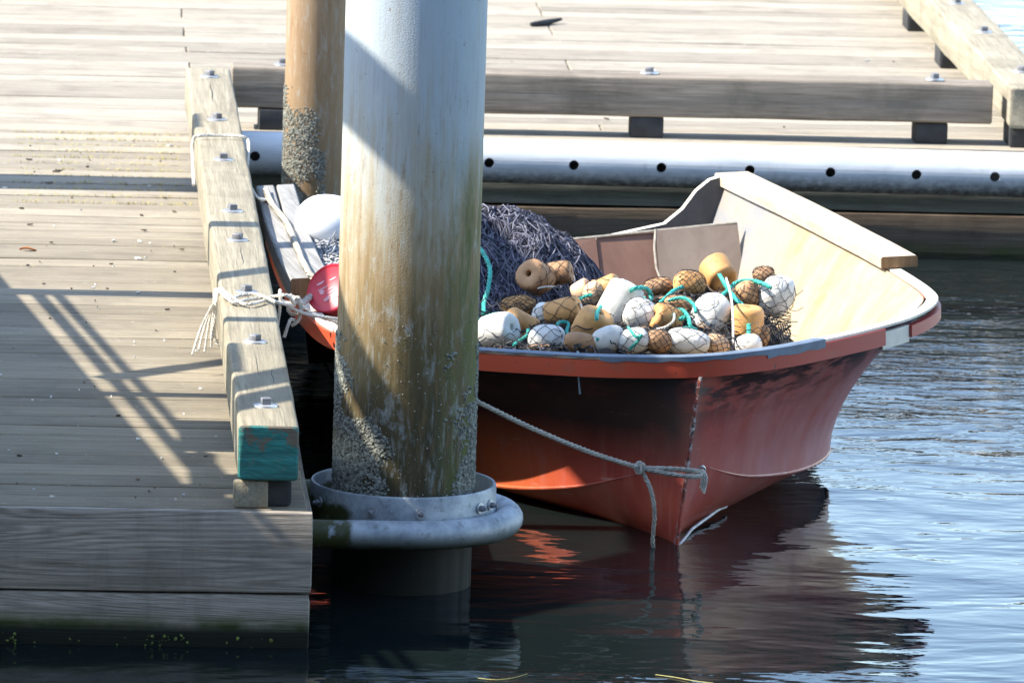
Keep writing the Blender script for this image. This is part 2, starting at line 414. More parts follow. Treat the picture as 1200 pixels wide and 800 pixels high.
def foam(name, c, dirt, amt=.45):
    t = NT(name); n = t.noise(t.tc.outputs['Object'], 22, 6, .65); n2 = t.noise(t.tc.outputs['Object'], 120, 3, .6)
    oi = t.n.new('ShaderNodeObjectInfo')
    cc = t.mix(t.ramp(n, [(.45, 0.), (.72, amt)]), c, dirt)
    hs = t.n.new('ShaderNodeHueSaturation'); t.link(cc, hs.inputs['Color']); t.link(t.rng(oi.outputs['Random'], 0, 1, .8, 1.08), hs.inputs['Value']); 
    t.col(hs.outputs[0]); t.rough(.65); t.bump(t.math('ADD', n, t.math('MULTIPLY', n2, .3)), .004, .6); return t.m
MT['fw'] = foam('white float foam', (.68, .67, .62), (.36, .33, .26), .6)
MT['fo'] = foam('orange float foam', (.58, .30, .10), (.34, .16, .06), .65)
MT['fb'] = foam('brown float foam', (.44, .24, .11), (.24, .13, .065), .6)
MT['fp'] = foam('peach float foam', (.74, .47, .27), (.46, .27, .15))
MT['netblack'] = plain('black net twine', (.018, .017, .018), .7, .4, 30)
MT['netnavy'] = plain('navy net twine', (.036, .037, .062), .75, .5, 20)
MT['netlav'] = plain('lavender grey net twine', (.155, .155, .20), .7, .35, 20)
MT['netcore'] = plain('net core', (.026, .028, .045), .95, .6, 40, bump=.02, bscale=45)
MT['netcore2'] = plain('black net core', (.03, .024, .02), .95, .6, 40, bump=.02, bscale=45)
MT['netgrey'] = plain('grey net twine', (.34, .35, .36), .75, .35, 20)
MT['green'] = plain('sea green rope', (.035, .36, .29), .6, .35, 40)
MT['white_rope'] = plain('off white rope', (.62, .58, .50), .8, .25, 40)
MT['tan_rope'] = plain('weathered tan rope', (.38, .35, .29), .85, .3, 40)
MT['blue_rope'] = plain('blue grey rope', (.22, .29, .33), .8, .3, 40)
MT['red'] = plain('red plastic', (.60, .025, .045), .38, .15, 8)
MT['pink'] = plain('faded print', (.75, .38, .42), .5, .1, 20)
MT['buoywhite'] = plain('white buoy plastic', (.80, .81, .82), .4, .06, 8)
MT['metal_dark'] = plain('gangway aluminium', (.42, .43, .44), .45, .2, 10, metal=.5)
MT['leaf'] = plain('dry leaf', (.45, .17, .05), .8, .3, 30)
MT['stick'] = plain('black driftwood', (.02, .02, .022), .7, .3, 30)
MT['grass'] = plain('dry grass', (.42, .36, .11), .9, .4, 30)
MT['weed'] = plain('green weed', (.10, .14, .02), .8, .5, 30)
MT['weedy'] = plain('weedy dark skirt', (.011, .011, .007), .8, .6, 14)
MT['blade'] = plain('yellow grass blade', (.30, .27, .07), .6, .3, 30)
MT['chip'] = plain('wood chips', (.12, .09, .06), .9, .6, 5)
MT['chipw'] = plain('pale flakes', (.66, .66, .64), .9, .2, 5)
def paint_green():
    t = NT('flaking teal end paint'); v = t.tc.outputs['Object']; n = t.noise(v, 16, 5, .7); g = t.noise(t.map((3, 1, 40)), 1.4, 5, .6, .3)
    rr = t.math('SINE', t.math('MULTIPLY', t.noise(t.map((2.2, 1, 9)), 1.2, 2, .5), 130.))
    c = t.mix(t.ramp(g, [(.35, 0.), (.65, 1.)]), (.012, .11, .10), (.025, .23, .20))
    c = t.mix(t.math('MULTIPLY', t.rng(rr, -1, 1), .4), c, (.01, .06, .055))
    X = t.pos(); up = t.rng(X[2], .66, .765)
    f = t.ramp(t.math('ADD', t.math('MULTIPLY', up, .13), n), [(.58, 0.), (.64, 1.)])
    c = t.mix(f, c, (.13, .105, .07)); t.col(c); t.rough(.7); t.bump(t.math('ADD', n, g), .005, .7); return t.m
MT['teal'] = paint_green()
def water_mat():
    t = NT('harbour water'); v = t.tc.outputs['Object']; X = t.xyz()
    a = t.noise(t.map((.75, 1.35, 1), rot=(0, 0, R(12))), 1.25, 3, .5, .5)
    b = t.noise(t.map((2.2, 4.6, 1), rot=(0, 0, R(-8))), 1.5, 3, .55, .4)
    c = t.noise(t.map((8, 15, 1)), 1.2, 3, .5)
    calm = t.rng(X[1], 2.0, 6.0, .26, 1.1)
    amp = t.noise(t.map((.35, .5, 1)), 1.0, 2); am = t.ramp(amp, [(.35, .5), (.65, 1.)])
    h = t.math('ADD', t.math('MULTIPLY', a, .030), t.math('MULTIPLY', t.math('MULTIPLY', t.math('ADD', t.math('MULTIPLY', b, .019), t.math('MULTIPLY', c, .002)), calm), am))
    t.col((.006, .010, .010)); t.rough(.0); t.b.inputs['IOR'].default_value = 1.34
    t.bump(h, 1.0, .8); return t.m
MT['water'] = water_mat()

# ------------------------------------------------------------------ setting: water
m = MB(); m.add([(-900, -300, 0), (900, -300, 0), (900, 2000, 0), (-900, 2000, 0)], [(0, 1, 2, 3)])
tag(m.build('water', MT['water'], smooth=0), kind='structure')

# ------------------------------------------------------------------ docks
def deck_board(m, x0, x1, y, z, w=.1865):
    m.tint = random.random(); dz = random.uniform(-.002, .002)
    m.timber((x0, y, z-.019+dz), (x1, y, z-.019+dz+random.uniform(-.001, .001)), w, .038, .007, .0012, .45)
near = empty('floating_dock', 'weathered plank finger dock in the left foreground with a teal ended bull rail', 'dock', (0, 0, .0))
m = MB(); y = .055+.092; first = True
while y < 9.27:
    deck_board(m, -4.0, -.015+random.uniform(-.006, .004), y, .478); y += .194
m.build('decking', MT['deck'], near)
m = MB(); m.tint = .55
m.timber((-4.0, .020, .335), (0, .020, .335), .04, .284, .006, .0015, .3); m.build('fascia_board', MT['fascia'], near)
m = MB(); m.tint = .35
m.timber((-4.0, .022, .085), (-.004, .022, .085), .04, .20, .008, .002, .3); m.build('fascia_board', MT['fascia'], near)
m = MB(); m.tint = .5
m.timber((-.022, .046, .345), (-.022, 9.2, .345), .04, .255, .006, .002, .4); m.timber((-.024, .05, .10), (-.024, 9.2, .10), .036, .22, .006, .002, .4)
m.build('side_board', MT['side'], near)
m = MB(); m.box((-2.05, 4.7, .12), (3.8, 9.0, .5)); m.build('float_hull', MT['block'], near)

def bolt_mb(x, y, z):
    m = MB(); T = Matrix.Translation((x, y, z)) @ Matrix.Rotation(random.uniform(0, 1.5), 4, 'Z')
    m.lathe([(0, .0065), (.034, .0065), (.043, .004), (.044, -.002)], 20, T); m.cur = 1
    m.timber(T @ Vector((-.017, 0, .017)), T @ Vector((.017, 0, .017)), .034, .022, .003, 0, 9)
    return m
rail = MB(); rail.tint = .6
rail.timber((-.157, .045, .675), (-.157, 9.36, .675), .208, .19, .016, .0018, .12, k=3)
ro = rail.build('bull_rail', MT['rail_y'], near)
ro.data.materials.append(MT['teal'])
for p in ro.data.polygons:                       # painted near end
    if abs(p.normal.y) > .45 and p.center.y < .08: p.material_index = 1
# drying checks along the top: shallow dark splits
for x, y0, y1 in ((-.165, 1.05, 1.62), (-.115, .72, 1.25), (-.155, 2.3, 3.1), (-.16, 8.2, 8.9), (-.15, 3.6, 4.1), (-.17, .55, .95)):
    m = MB(); sd = random.random()*9
    P = [(x+.004*noise.noise(Vector((i*.25, sd, 0))), y0+(y1-y0)*i/20, .7702) for i in range(21)]
    m.tube(P, [.0005+.0019*math.sin(math.pi*i/20) for i in range(21)], 4)
    m.build('drying_crack', MT['stick'], ro)
for y in (9.05, 7.63, 6.4, 4.95, 4.18, 2.9, 1.77, .44):
    bolt_mb(-.158, y, .772).build('bolt', [MT['zinc'], MT['rust']], ro)
for y in (.22, 1.77, 3.6, 5.4, 7.2, 9.05):
    m = MB(); m.tint = random.random(); m.timber((-.157, y-.12, .529), (-.157, y+.12, .529), .17, .097, .015, .002, .1); m.build('support_block', MT['block2'] if y > 1 else MT['block'], ro)
m = MB(); m.timber((-.215, .06, .528), (-.215, .098, .528), .12, .094, .008, .002, .1); m.build('support_block', MT['rail_y'], ro)

far = empty('floating_dock', 'sunlit main dock across the back with a horizontal bull rail and pale bumper pipe', 'dock', (0, 9.25, 0))
def unpar(o, root):
    o.matrix_parent_inverse = Matrix.Translation(-root.location); return o
m = MB(); y = 9.255+.092
while y < 19.4:
    if y < 16:
        s = -.19+random.choice((0, 0, 1.9, -1.6))+random.uniform(-.004, .004)
        deck_board(m, -8, s-.003, y, .478); deck_board(m, s+.003, 3.84, y, .478)
    else: deck_board(m, 1.2, 3.84, y, .478)
    y += .194
unpar(m.build('decking', MT['deck'], far), far)
m = MB(); m.tint = .4; m.timber((.02, 9.225, .43), (3.86, 9.225, .43), .045, .085, .006, .002, .3); unpar(m.build('edge_board', MT['rail_x'], far), far)
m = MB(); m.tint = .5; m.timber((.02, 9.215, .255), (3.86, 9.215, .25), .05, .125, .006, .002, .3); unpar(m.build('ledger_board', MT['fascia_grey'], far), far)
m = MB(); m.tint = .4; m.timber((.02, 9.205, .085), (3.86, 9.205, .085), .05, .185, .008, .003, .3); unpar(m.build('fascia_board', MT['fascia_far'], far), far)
m = MB(); m.box((-2.07, 12.6, .13), (11.8, 6.6, .52)); m.box((2.5, 17.6, .13), (2.6, 3.4, .52)); unpar(m.build('float_hull', MT['block'], far), far)
m = MB(); m.tint = .45
m.timber((-.045, 9.50, .675), (3.515, 9.47, .675), .20, .19, .014, .004, .12, k=3); fr = unpar(m.build('bull_rail', MT['rail_x'], far), far)
for x in (.16, 1.9, 3.235):
    m = MB(); m.timber((x-.076, 9.48, .529), (x+.076, 9.48, .529), .17, .098, .008, .001, .1); m.build('support_block', MT['block'], fr)
for x, y in ((.196, 9.53), (1.91, 9.50), (3.25, 9.49)): bolt_mb(x, y, .772).build('bolt', [MT['zinc'], MT['rust']], fr)
m = MB(); m.tint = .75
m.timber((3.70, 9.25, .675), (3.70, 19.3, .675), .235, .19, .016, .003, .2, k=3); rr = unpar(m.build('bull_rail', MT['rail_y'], far), far)
for p in rr.data.polygons:
    if p.normal.y < -.45 and p.center.y < 9.3: p.material_index = 0
for y in (9.45, 12.25, 13.7, 15.2, 17): 
    m = MB(); m.timber((3.69, y-.12, .529), (3.69, y+.12, .529), .19, .098, .008, .001, .1); m.build('support_block', MT['block'], rr)
for y in (9.83, 11.3, 12.43, 14.2, 16): bolt_mb(3.705, y, .772).build('bolt', [MT['zinc'], MT['rust']], rr)
# bumper pipe with drilled holes
pa = Vector((-.02, 9.075, .415)); pb = Vector((3.95, 9.06, .388))
hx = [.058, 1.138, 1.53, 1.935, 2.345, 2.72, 3.12, 3.485, 3.86, .44, .79]
m = MB(); m.rings([[p+Vector((0, r*math.cos(a), r*math.sin(a))) for a in [2*math.pi*j/40 for j in range(40)]] for p, r in ((pa, .092), (pa, .104), (pb, .104), (pb, .092))], closed=True)
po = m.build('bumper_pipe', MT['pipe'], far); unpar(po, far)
c = MB()
for x in hx:
    z = .415-.027*(x/3.95)+.002; c.tube([(x, 8.8, z), (x, 9.07, z)], .0235, 20)
cu = c.build('hole_cutter', MT['pipe']); fixnorm(cu); fixnorm(po)
bo = po.modifiers.new('holes', 'BOOLEAN'); bo.object = cu; bo.operation = 'DIFFERENCE'; bo.solver = 'EXACT'
bpy.context.view_layer.update()
dg = bpy.context.evaluated_depsgraph_get(); nm = bpy.data.meshes.new_from_object(po.evaluated_get(dg))
po.modifiers.clear(); po.data = nm; bpy.data.objects.remove(cu)
nm.set_sharp_from_angle(angle=R(35))

# ------------------------------------------------------------------ piles
def barnacles(cx, cy, rad, n, z0, z1, a0, a1, seed, parent, patch=.0, rmin=.0025, rmax=.0062, edges=0):
    rnd = random.Random(seed); m = MB(); cnt = 0; tries = 0
    while cnt < n and tries < n*14:
        tries += 1
        a = R(rnd.uniform(a0, a1)); z = z0+(z1-z0)*rnd.random()**1.15
        p = Vector((cx+rad*math.cos(a), cy+rad*math.sin(a), z))
        zn = (z-z0)/(z1-z0); an = (math.degrees(a)-a0)/(a1-a0); side = 1-min(1, 4*min(an, 1-an)) if not edges else (an if edges > 0 else 1-an)**1.5
        nv = .5+.5*noise.fractal(p*7.0+Vector((seed, 0, 0)), 1, 2, 3)
        if nv+patch < .12+.55*zn+.55*side+.25*rnd.random(): continue
        out = Vector((math.cos(a), math.sin(a), .15)); T = frame_to(out+Vector((rnd.uniform(-.3, .3),)*3), p)
        s = rnd.uniform(rmin, rmax); h = s*rnd.uniform(.6, 1.1)
        m.lathe([(s, -.002), (s*.55, h), (s*.28, h), (s*.2, h*.4)], 6, T); cnt += 1
    o = m.build('barnacle_crust', MT['barnacle'], parent, smooth=0); o['kind'] = 'stuff'; return o
def pile(label, cx, cy, rad, top, mat, seed, lean=0):
    root = empty('steel_pile', label, 'pile', (cx, cy, -2))
    m = MB(); n = 72; prof = [(rad-.012, -2)]
    z = -2.; 
    while z < top: prof.append((rad, z)); z += .12
    prof += [(rad, top), (rad-.012, top)]
    m.lathe(prof, n, Matrix.Translation((cx, cy, 0))); o = m.build('pile_shaft', mat, root); o.matrix_parent_inverse = Matrix.Translation(-root.location)
    return root
P1 = (.372, 1.2); P2 = (.272, 7.55)
p1 = pile('thick weathered pale steel pile standing in the collar beside the red boat', P1[0], P1[1], .2535, 7.0, MT['pile'], 1)
b = barnacles(P1[0], P1[1], .253, 8000, .25, .92, 176, 264, 3, p1, .30, .0028, .0072, edges=1); b.matrix_parent_inverse = Matrix.Translation(-p1.location)
b = barnacles(P1[0], P1[1], .253, 5200, .25, .88, 292, 372, 4, p1, .30, .0028, .0072, edges=-1); b.matrix_parent_inverse = Matrix.Translation(-p1.location)
b = barnacles(P1[0], P1[1], .253, 260, .35, 1.0, 185, 350, 9, p1, .5, .002, .004); b.matrix_parent_inverse = Matrix.Translation(-p1.location)
p2 = pile('thinner rust brown pile rising behind the boat near the dock corner', P2[0], P2[1], .136, 7.0, MT['pile_rust'], 2)
b = barnacles(P2[0], P2[1], .136, 5000, .36, .95, 172, 290, 6, p2, .46, .0022, .0058, edges=1); b.matrix_parent_inverse = Matrix.Translation(-p2.location)

# collar
cr = empty('pile_collar', 'galvanised ring collar with a rounded hoop around the thick pile', 'collar', (P1[0], P1[1], .24))
T = Matrix.Translation((P1[0], P1[1], 0)); CI = Matrix.Translation(-cr.location)
m = MB(); m.lathe([(.322, .20), (.322, .365), (.326, .372), (.332, .372), (.336, .365), (.336, .20), (.322, .20)], 72, T); o = m.build('ring', MT['collar'], cr); o.matrix_parent_inverse = CI
m = MB(); pts = [(-.0, P1[1]-.385, .245), (.15, P1[1]-.385, .245)]
for i in range(25):
    a = R(-90+180*i/24); pts.append((P1[0]+.385*math.cos(a), P1[1]+.385*math.sin(a), .245))
pts += [(.15, P1[1]+.385, .245), (0, P1[1]+.385, .245)]
m.tube(pts, .052, 18); o = m.build('hoop', MT['collar'], cr); o.matrix_parent_inverse = CI
for a in (248, 278, 322, 335, 205):
    d = Vector((math.cos(R(a)), math.sin(R(a)), 0)); p = Vector((P1[0], P1[1], .315))+d*.337
    m = MB(); m.lathe([(.020, 0), (.020, .005), (.0, .005)], 16, frame_to(d, p)); m.cur = 1; m.lathe([(.0115, .004), (.0115, .018), (.007, .021), (.007, .03), (0, .03)], 6, frame_to(d, p)); o = m.build('bolt', [MT['zinc'], MT['rust']], cr); o.matrix_parent_inverse = CI

# ------------------------------------------------------------------ boat
TH = R(6.8); HEEL = R(-3.0)
BL = Vector((1.03, 6.4, 0))
boat = empty('fishing_skiff', 'red blunt bowed fishing skiff moored beside the dock and loaded with nets', 'boat', BL, (0, HEEL, TH))
bpy.context.view_layer.update()
BM = Matrix.Translation(BL) @ Matrix.Rotation(TH, 4, 'Z') @ Matrix.Rotation(HEEL, 4, 'Y')
def bw(v, u, z): return BM @ Vector((v, -u, z))          # boat local to world
S = [(.2, 1.0, .66), (1, 1.09, .655), (1.8, 1.16, .65), (2.4, 1.2, .65), (3.0, 1.2, .655), (3.3, 1.14, .66), (3.6, .985, .667), (3.85, .775, .675), (4.07, .55, .684), (4.27, .30, .692), (4.37, 0, .695)]
CH = [(.2, .80, .06), (1, .85, .05), (1.8, .87, .05), (2.4, .86, .05), (2.9, .81, .055), (3.2, .735, .065), (3.5, .62, .085), (3.75, .485, .115), (4.0, .315, .165), (4.22, .155, .24), (4.41, 0, .32)]
K = [(.2, 0, -.12), (1, 0, -.14), (1.8, 0, -.15), (2.4, 0, -.16), (3.0, 0, -.16), (3.3, 0, -.16), (3.6, 0, -.15), (3.85, 0, -.13), (4.1, 0, -.10), (4.3, 0, -.06), (4.435, 0, -.03)]
NS = 6
def half(ctrl): return spline([Vector((b, -u, z)) for (u, b, z) in ctrl], NS)
Sh, Chn, Kl = half(S), half(CH), half(K)
_fs = spline([Vector((b, -u, z)) for (u, b, z) in S]+[Vector((-S[-2][1], -S[-2][0], S[-2][2]))], NS); Sh = _fs[:len(Sh)]; Sh[-1].x = 0
NST = len(Sh)
def section(i, side, off=0.0, zfloor=None, rows=9):
    s_, c_ = Sh[i].copy(), Chn[i].copy(); f = i/(NST-1); ex = 1.25+.85*min(1, f*1.25)
    row = []
    for k in range(rows+1):
        t = k/rows; b = c_.x+(s_.x-c_.x)*(1-t)**ex; y = c_.y+(s_.y-c_.y)*(1-t)**ex; z = s_.z+(c_.z-s_.z)*t
        row.append(Vector((b*side, y, z)))
    return row
def mirrored(i, side): return section(i, side)
m = MB()
for side in (-1, 1):
    P = [section(i, side) for i in range(NST)]
    Q = [[Vector((q.x*side, q.y, q.z)) for q in (Chn[i].lerp(Kl[i], k/4) for k in range(5))] for i in range(NST)]
    if side == 1: P = P[::-1]; Q = Q[::-1]
    m.grid(P); m.grid(Q)
def skew(v):
    f = max(0, min(1, (-v[1]-3.1)/1.3)); f = f*f*(3-2*f)
    return (v[0]-.118*max(0, (.68-v[2]))/.68*f, v[1], v[2])
m.v = [skew(v) for v in m.v]
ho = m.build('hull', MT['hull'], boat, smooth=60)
for side in (-1, 1):
    m = MB(); P = [(p.x*side-.004*side, p.y, p.z) for p in Chn[12:-4]]; m.tube(P, [.002+.007*math.sin(math.pi*min(1, .12+i/len(P)*.85)) for i in range(len(P))], 8); m.v = [skew(v) for v in m.v]; m.build('chine_rail', MT['hull'], boat)
# sheer line all round, starboard stern to port stern
line = [Vector((-p.x, p.y, p.z)) for p in Sh]+[p.copy() for p in reversed(Sh[:-1])]
def offs(line, d):
    out = []; k = len(line)
    for i in range(k):
        t = line[min(i+1, k-1)]-line[max(i-1, 0)]; t.z = 0; t.normalize(); nrm = Vector((t.y, -t.x, 0))   # outward? path runs stern->bow->stern
        out.append(line[i]+nrm*d)
    return out
# outward test
_t = offs(line, .01); SGN = 1 if _t[5].x < line[5].x else -1
def band(m, idx, d0, d1, z0, z1):
    """closed strip round the sheer between offsets d0..d1 and heights z0..z1 (relative to sheer)"""
    A = offs(line, SGN*d0); B = offs(line, SGN*d1); rings = []
    for i in idx:
        rings.append([A[i]+Vector((0, 0, z0)), A[i]+Vector((0, 0, z1)), B[i]+Vector((0, 0, z1)), B[i]+Vector((0, 0, z0))])
    m.rings(rings)
NL = len(line)
gapA = min(range(NL//2, NL), key=lambda i: abs(-line[i].y-3.83)); gapB = min(range(NL//2, NL), key=lambda i: abs(-line[i].y-3.66))
m = MB(); band(m, range(0, gapA+1), -.002, .028, -.068, -.004); o = m.build('rub_rail', MT['strake'], boat); fixnorm(o)
m = MB(); band(m, range(gapB, NL), -.002, .026, -.068, -.022); o = m.build('rub_rail', MT['strake'], boat); fixnorm(o)
m = MB(); band(m, range(0, NL), -.030, .015, -.003, .007); o = m.build('gunwale_rim', MT['cream'], boat); fixnorm(o)
m = MB(); band(m, range(gapA, gapB+1), -.003, .014, -.085, -.02); o = m.build('gunwale_notch', MT['cream'], boat); fixnorm(o)
# inner lining
m = MB(); inn = offs(line, -SGN*.042)
def inner_row(i, rows=8, lift=0.):
    j = i if i < NST else NL-1-i
    side = -1 if i < NST else 1
    sec = section(j, side); base = sec[0]; d = inn[i]-line[i]; row = []
    for k in range(rows+1):
        t = k/rows; q = sec[min(9, int(t*9))].lerp(sec[min(9, int(t*9)+1)], t*9-int(t*9))
        p = q+d*(1-.3*t)+Vector((0, 0, .002)); 
        if abs(p.x) > abs(base.x): p.x = base.x
        row.append(p)
    return row
P = [inner_row(i) for i in range(NL)]
m.grid(P); m.v = [skew(v) for v in m.v]; m.build('inner_lining', MT['lining'], boat, smooth=50)
m = MB()
fl = [Vector((-.8, -.3, .11)), Vector((.8, -.3, .11)), Vector((.82, -2.6, .11)), Vector((.55, -3.5, .11)), Vector((0, -4.15, .16)), Vector((-.55, -3.5, .11)), Vector((-.82, -2.6, .11))]
m.add(fl, [tuple(range(len(fl)))]); m.build('floor', MT['lining'], boat, smooth=0)
# grey resin patch inside the port bow
m = MB(); i0 = min(range(NL//2, NL), key=lambda i: abs(-line[i].y-3.82)); i1 = min(range(NL//2, NL), key=lambda i: abs(-line[i].y-3.05)); P = []
for q, i in enumerate(range(i0, i1+1)):
    row = inner_row(i, 8); f = q/(i1-i0); dep = 1+2.2*(1-f)**.7+.15*math.sin(q*2.1); rr_ = []
    for k in range(6):
        t = k/5*dep; a = int(t); p = row[a].lerp(row[min(8, a+1)], t-a); tow = Vector((-p.x, -2.2-p.y, 0)).normalized(); rr_.append(p+tow*.006+Vector((0, 0, -.004)))
    P.append(rr_)
m.grid(P); m.v = [skew(v) for v in m.v]; m.build('resin_patch', MT['greypatch'], boat, smooth=50)
# cap planks
def cap(side, name_mat, end_mat, w, th, split=False):
    pts = []
    us = [.16, .6, 1.0, 1.4, 1.8, 2.1, 2.44]
    def edge(u, d):
        j = min(range(NST), key=lambda i: abs(-Sh[i].y-u)); b = Sh[j].x; 
        for i in range(NST-1):
            if -Sh[i].y <= u <= -Sh[i+1].y: f = (u+Sh[i].y)/(Sh[i].y-Sh[i+1].y); b = Sh[i].x+(Sh[i+1].x-Sh[i].x)*f; z = Sh[i].z+(Sh[i+1].z-Sh[i].z)*f; break
        else: z = Sh[j].z
        return Vector((side*(b+d), -u, z+.012))
    m = MB(); m.tint = .6
    parts = [(.085, .085-w)] if not split else [(.045, .045-w*.47), (.045-w*.53, .045-w)]
    for q, (d0, d1) in enumerate(parts):
        rings = []
        for k, u in enumerate(us):
            lag = .0
            a = edge(u, d0); b2 = edge(min(u+lag*(1 if k == len(us)-1 else 0), 2.9), d1); 
            jz = random.uniform(-.004, .004) if split else 0
            r = .006
            up = Vector((0, 0, th+jz)); d = (b2-a); d.normalize()
            rings.append([a+Vector((0, 0, .0)), a+up-Vector((0, 0, r)), a+up+d*r, b2+up-d*r, b2+up-Vector((0, 0, r)), b2])
        m.rings(rings, caps=False)
        n0 = len(m.v)-len(rings)*6; m.cur = 1
        m.f.append(tuple(n0+len(us)*6-6+j for j in range(6))); m.m.append(1); m.t.append(.5)
        m.f.append(tuple(n0+j for j in reversed(range(6)))); m.m.append(1); m.t.append(.5); m.cur = 0
    o = m.build('cap_plank', [name_mat, end_mat], boat, smooth=30); fixnorm(o); return o
cap(1, MT['pale_plank'], MT['endgrain'], .15, .046)['label'] = 'new pale cap plank'
cap(-1, MT['grey_plank'], MT['endgrain'], .165, .085, True)['label'] = 'greyed split cap plank with a groove'
# transom with a cut-down middle
out = [(-1.0, .67), (-.93, .69), (-.80, .56), (-.72, .50), (-.4, .47), (.4, .47), (.70, .52), (.78, .58), (.84, .655), (.90, .70), (.96, .715), (1.0, .70)]
low = [(.97, .4), (.80, .06), (0, -.12), (-.80, .06), (-.97, .4)]
poly = out+low
m = MB(); vs = [Vector((x, -.19, z)) for x, z in poly]+[Vector((x, -.235, z)) for x, z in poly]; n = len(poly)
m.add(vs, [tuple(range(n)), tuple(reversed(range(n, 2*n)))]); m.cur = 1
m.add([v.copy() for v in vs], [(j, (j+1) % n, n+(j+1) % n, n+j) for j in range(n)])
o = m.build('transom', [MT['transom'], MT['cream']], boat, smooth=0); fixnorm(o)
# bulkhead boards leaning towards the stern
def board(m, v0, v1, zl, zr, z0, u0, lean, th=.014, cut=0.):
    top0, top1 = Vector((v0+cut, -u0, zl)), Vector((v1, -u0+.0, zr)); b0, b1 = Vector((v0, -u0-lean, z0)), Vector((v1, -u0-lean, z0))
    nr = Vector((0, 1, .3)).normalized()*th
    f = [b0, b1, top1, top0]
    m.add(f+[p+nr for p in f], [(0, 1, 2, 3), (7, 6, 5, 4), (0, 4, 5, 1), (1, 5, 6, 2), (2, 6, 7, 3), (3, 7, 4, 0)])
m = MB(); board(m, -.95, .318, .50, .545, .12, .66, .24); board(m, .323, .75, .546, .562, .12, .65, .24); o = m.build('bulkhead', MT['brownply'], boat, smooth=0); fixnorm(o)
m = MB(); board(m, -.95, .75, .502, .564, .498, .655, .003, .016); m.v = [(x, y+.002, z+.006 if z > .5 else z+.004) for x, y, z in m.v]
m = MB(); board(m, .56, .925, .565, .578, .16, .665, .24, .016, .012); o = m.build('bulkhead_panel', MT['greyply'], boat, smooth=0); fixnorm(o)
m = MB(); m.tube([Vector((.575, -.658, .57)), Vector((.560, -.70, .50)), Vector((.558, -.745, .42)), Vector((.575, -.78, .36)), Vector((.62, -.80, .33))], .0055, 6)
m.tube([Vector((-.9, -.655, .503)), Vector((.3, -.652, .549)), Vector((.92, -.66, .582))], .006, 6); m.build('cord_edge', MT['tan_rope'], boat)
# tape on the bow rim
def tape(ia, ib, zlo, name='tape_strip'):
    m = MB(); A = offs(line, SGN*.031); B = offs(line, -SGN*.024); P = []
    for i in range(ia, ib+1):
        wv = .004*math.sin(i*2.3)
        P.append([A[i]+Vector((0, 0, zlo+wv)), A[i]+Vector((0, 0, .012)), A[i]*.75+B[i]*.25+Vector((0, 0, .0155+abs(wv)*.5)), B[i]+Vector((0, 0, .012)), B[i]+Vector((0, 0, -.02))])
    m.grid(P); return m.build(name, MT['tape'], boat, smooth=40)
def idx_v(v): return min(range(NL//4, NL*3//4), key=lambda i: abs(line[i].x-v))
tape(idx_v(-.34), idx_v(.24), -.006); tape(idx_v(.26), idx_v(.52), -.020); tape(idx_v(-.95), idx_v(-.36), .007)
# stem bead and keel strip
m = MB(); m.tube([Vector((0, -4.405, .63)), Vector((0, -4.415, .31)), Vector((0, -4.44, .0)), Vector((0, -4.435, -.04))], .008, 6); m.v = [skew(v) for v in m.v]; m.build('stem_band', MT['hull'], boat)
m = MB(); m.tube([Vector((.004, -4.442, .0)), Vector((.10, -4.19, .012)), Vector((.24, -3.87, .018)), Vector((.27, -3.80, .01))], .0065, 6); m.v = [skew(v) for v in m.v]; m.build('keel_strip', MT['white_strip'], boat)
m = MB(); ring = [Vector((-.012+.0*i, -4.39, .275))+Vector((.012*math.cos(a), -.02-.016*math.sin(a), .022*math.sin(a))) for i, a in enumerate([2*math.pi*j/12 for j in range(12)])]
m.tube(ring, .005, 6, closed=True); m.build('bow_eye', MT['zinc'], boat)

# ------------------------------------------------------------------ nets
def sheer_half(u):
    for i in range(NST-1):
        if -Sh[i].y <= u <= -Sh[i+1].y:
            f = (u+Sh[i].y)/(Sh[i].y-Sh[i+1].y); return Sh[i].x+(Sh[i+1].x-Sh[i].x)*f
    return 0.
def g2(v, u, v0, u0, sv, su): return math.exp(-((v-v0)/sv)**2-((u-u0)/su)**2)
def h_navy(v, u):
    z = .22+.57*g2(v, u, -.13, 1.75, .33, .55)+.27*g2(v, u, -.52, 1.8, .30, .60)+.32*g2(v, u, -.80, 2.1, .36, .75)+.10*g2(v, u, -.9, 2.9, .3, .5)
    z += .085*noise.fractal(Vector((v*3.4, u*3.4, 3.)), 1, 2, 3)+.03*noise.noise(Vector((v*11, u*11, 0)))
    return z
def h_black(v, u):
    z = .18+.48*g2(v, u, -.35, 3.5, .82, .74)+.40*g2(v, u, .35, 2.75, .42, .65)+.07*g2(v, u, .42, 2.2, .25, .3)
    z = min(z, .625+.25*(z-.625))
    z += .05*noise.fractal(Vector((v*4.1, u*4.1, 9.)), 1, 2, 3)+.015*noise.noise(Vector((v*15, u*15, 0)))
    return z
def width(u, z):
    pv = None
    for i in range(NST):
        s_, c_ = Sh[i], Chn[i]; f = i/(NST-1); ex = 1.25+.85*min(1, f*1.25)
        t = max(0, min(1, (z-c_.z)/max(.05, s_.z-c_.z)))**ex
        b, y = c_.x+(s_.x-c_.x)*t, c_.y+(s_.y-c_.y)*t
        if z < c_.z-.02: b = max(0, b-(c_.z-z)*2.5)
        if pv and y <= -u <= pv[1]:
            q = (pv[1]+u)/max(1e-6, pv[1]-y); return max(.01, pv[0]+(b-pv[0])*q)
        if pv is None and -u > y: return b
        pv = (b, y)
    return .01
def inside(v, u, mgn=.07, z=.3):
    return .3 < u < 4.2 and abs(v) < width(u, z)-mgn
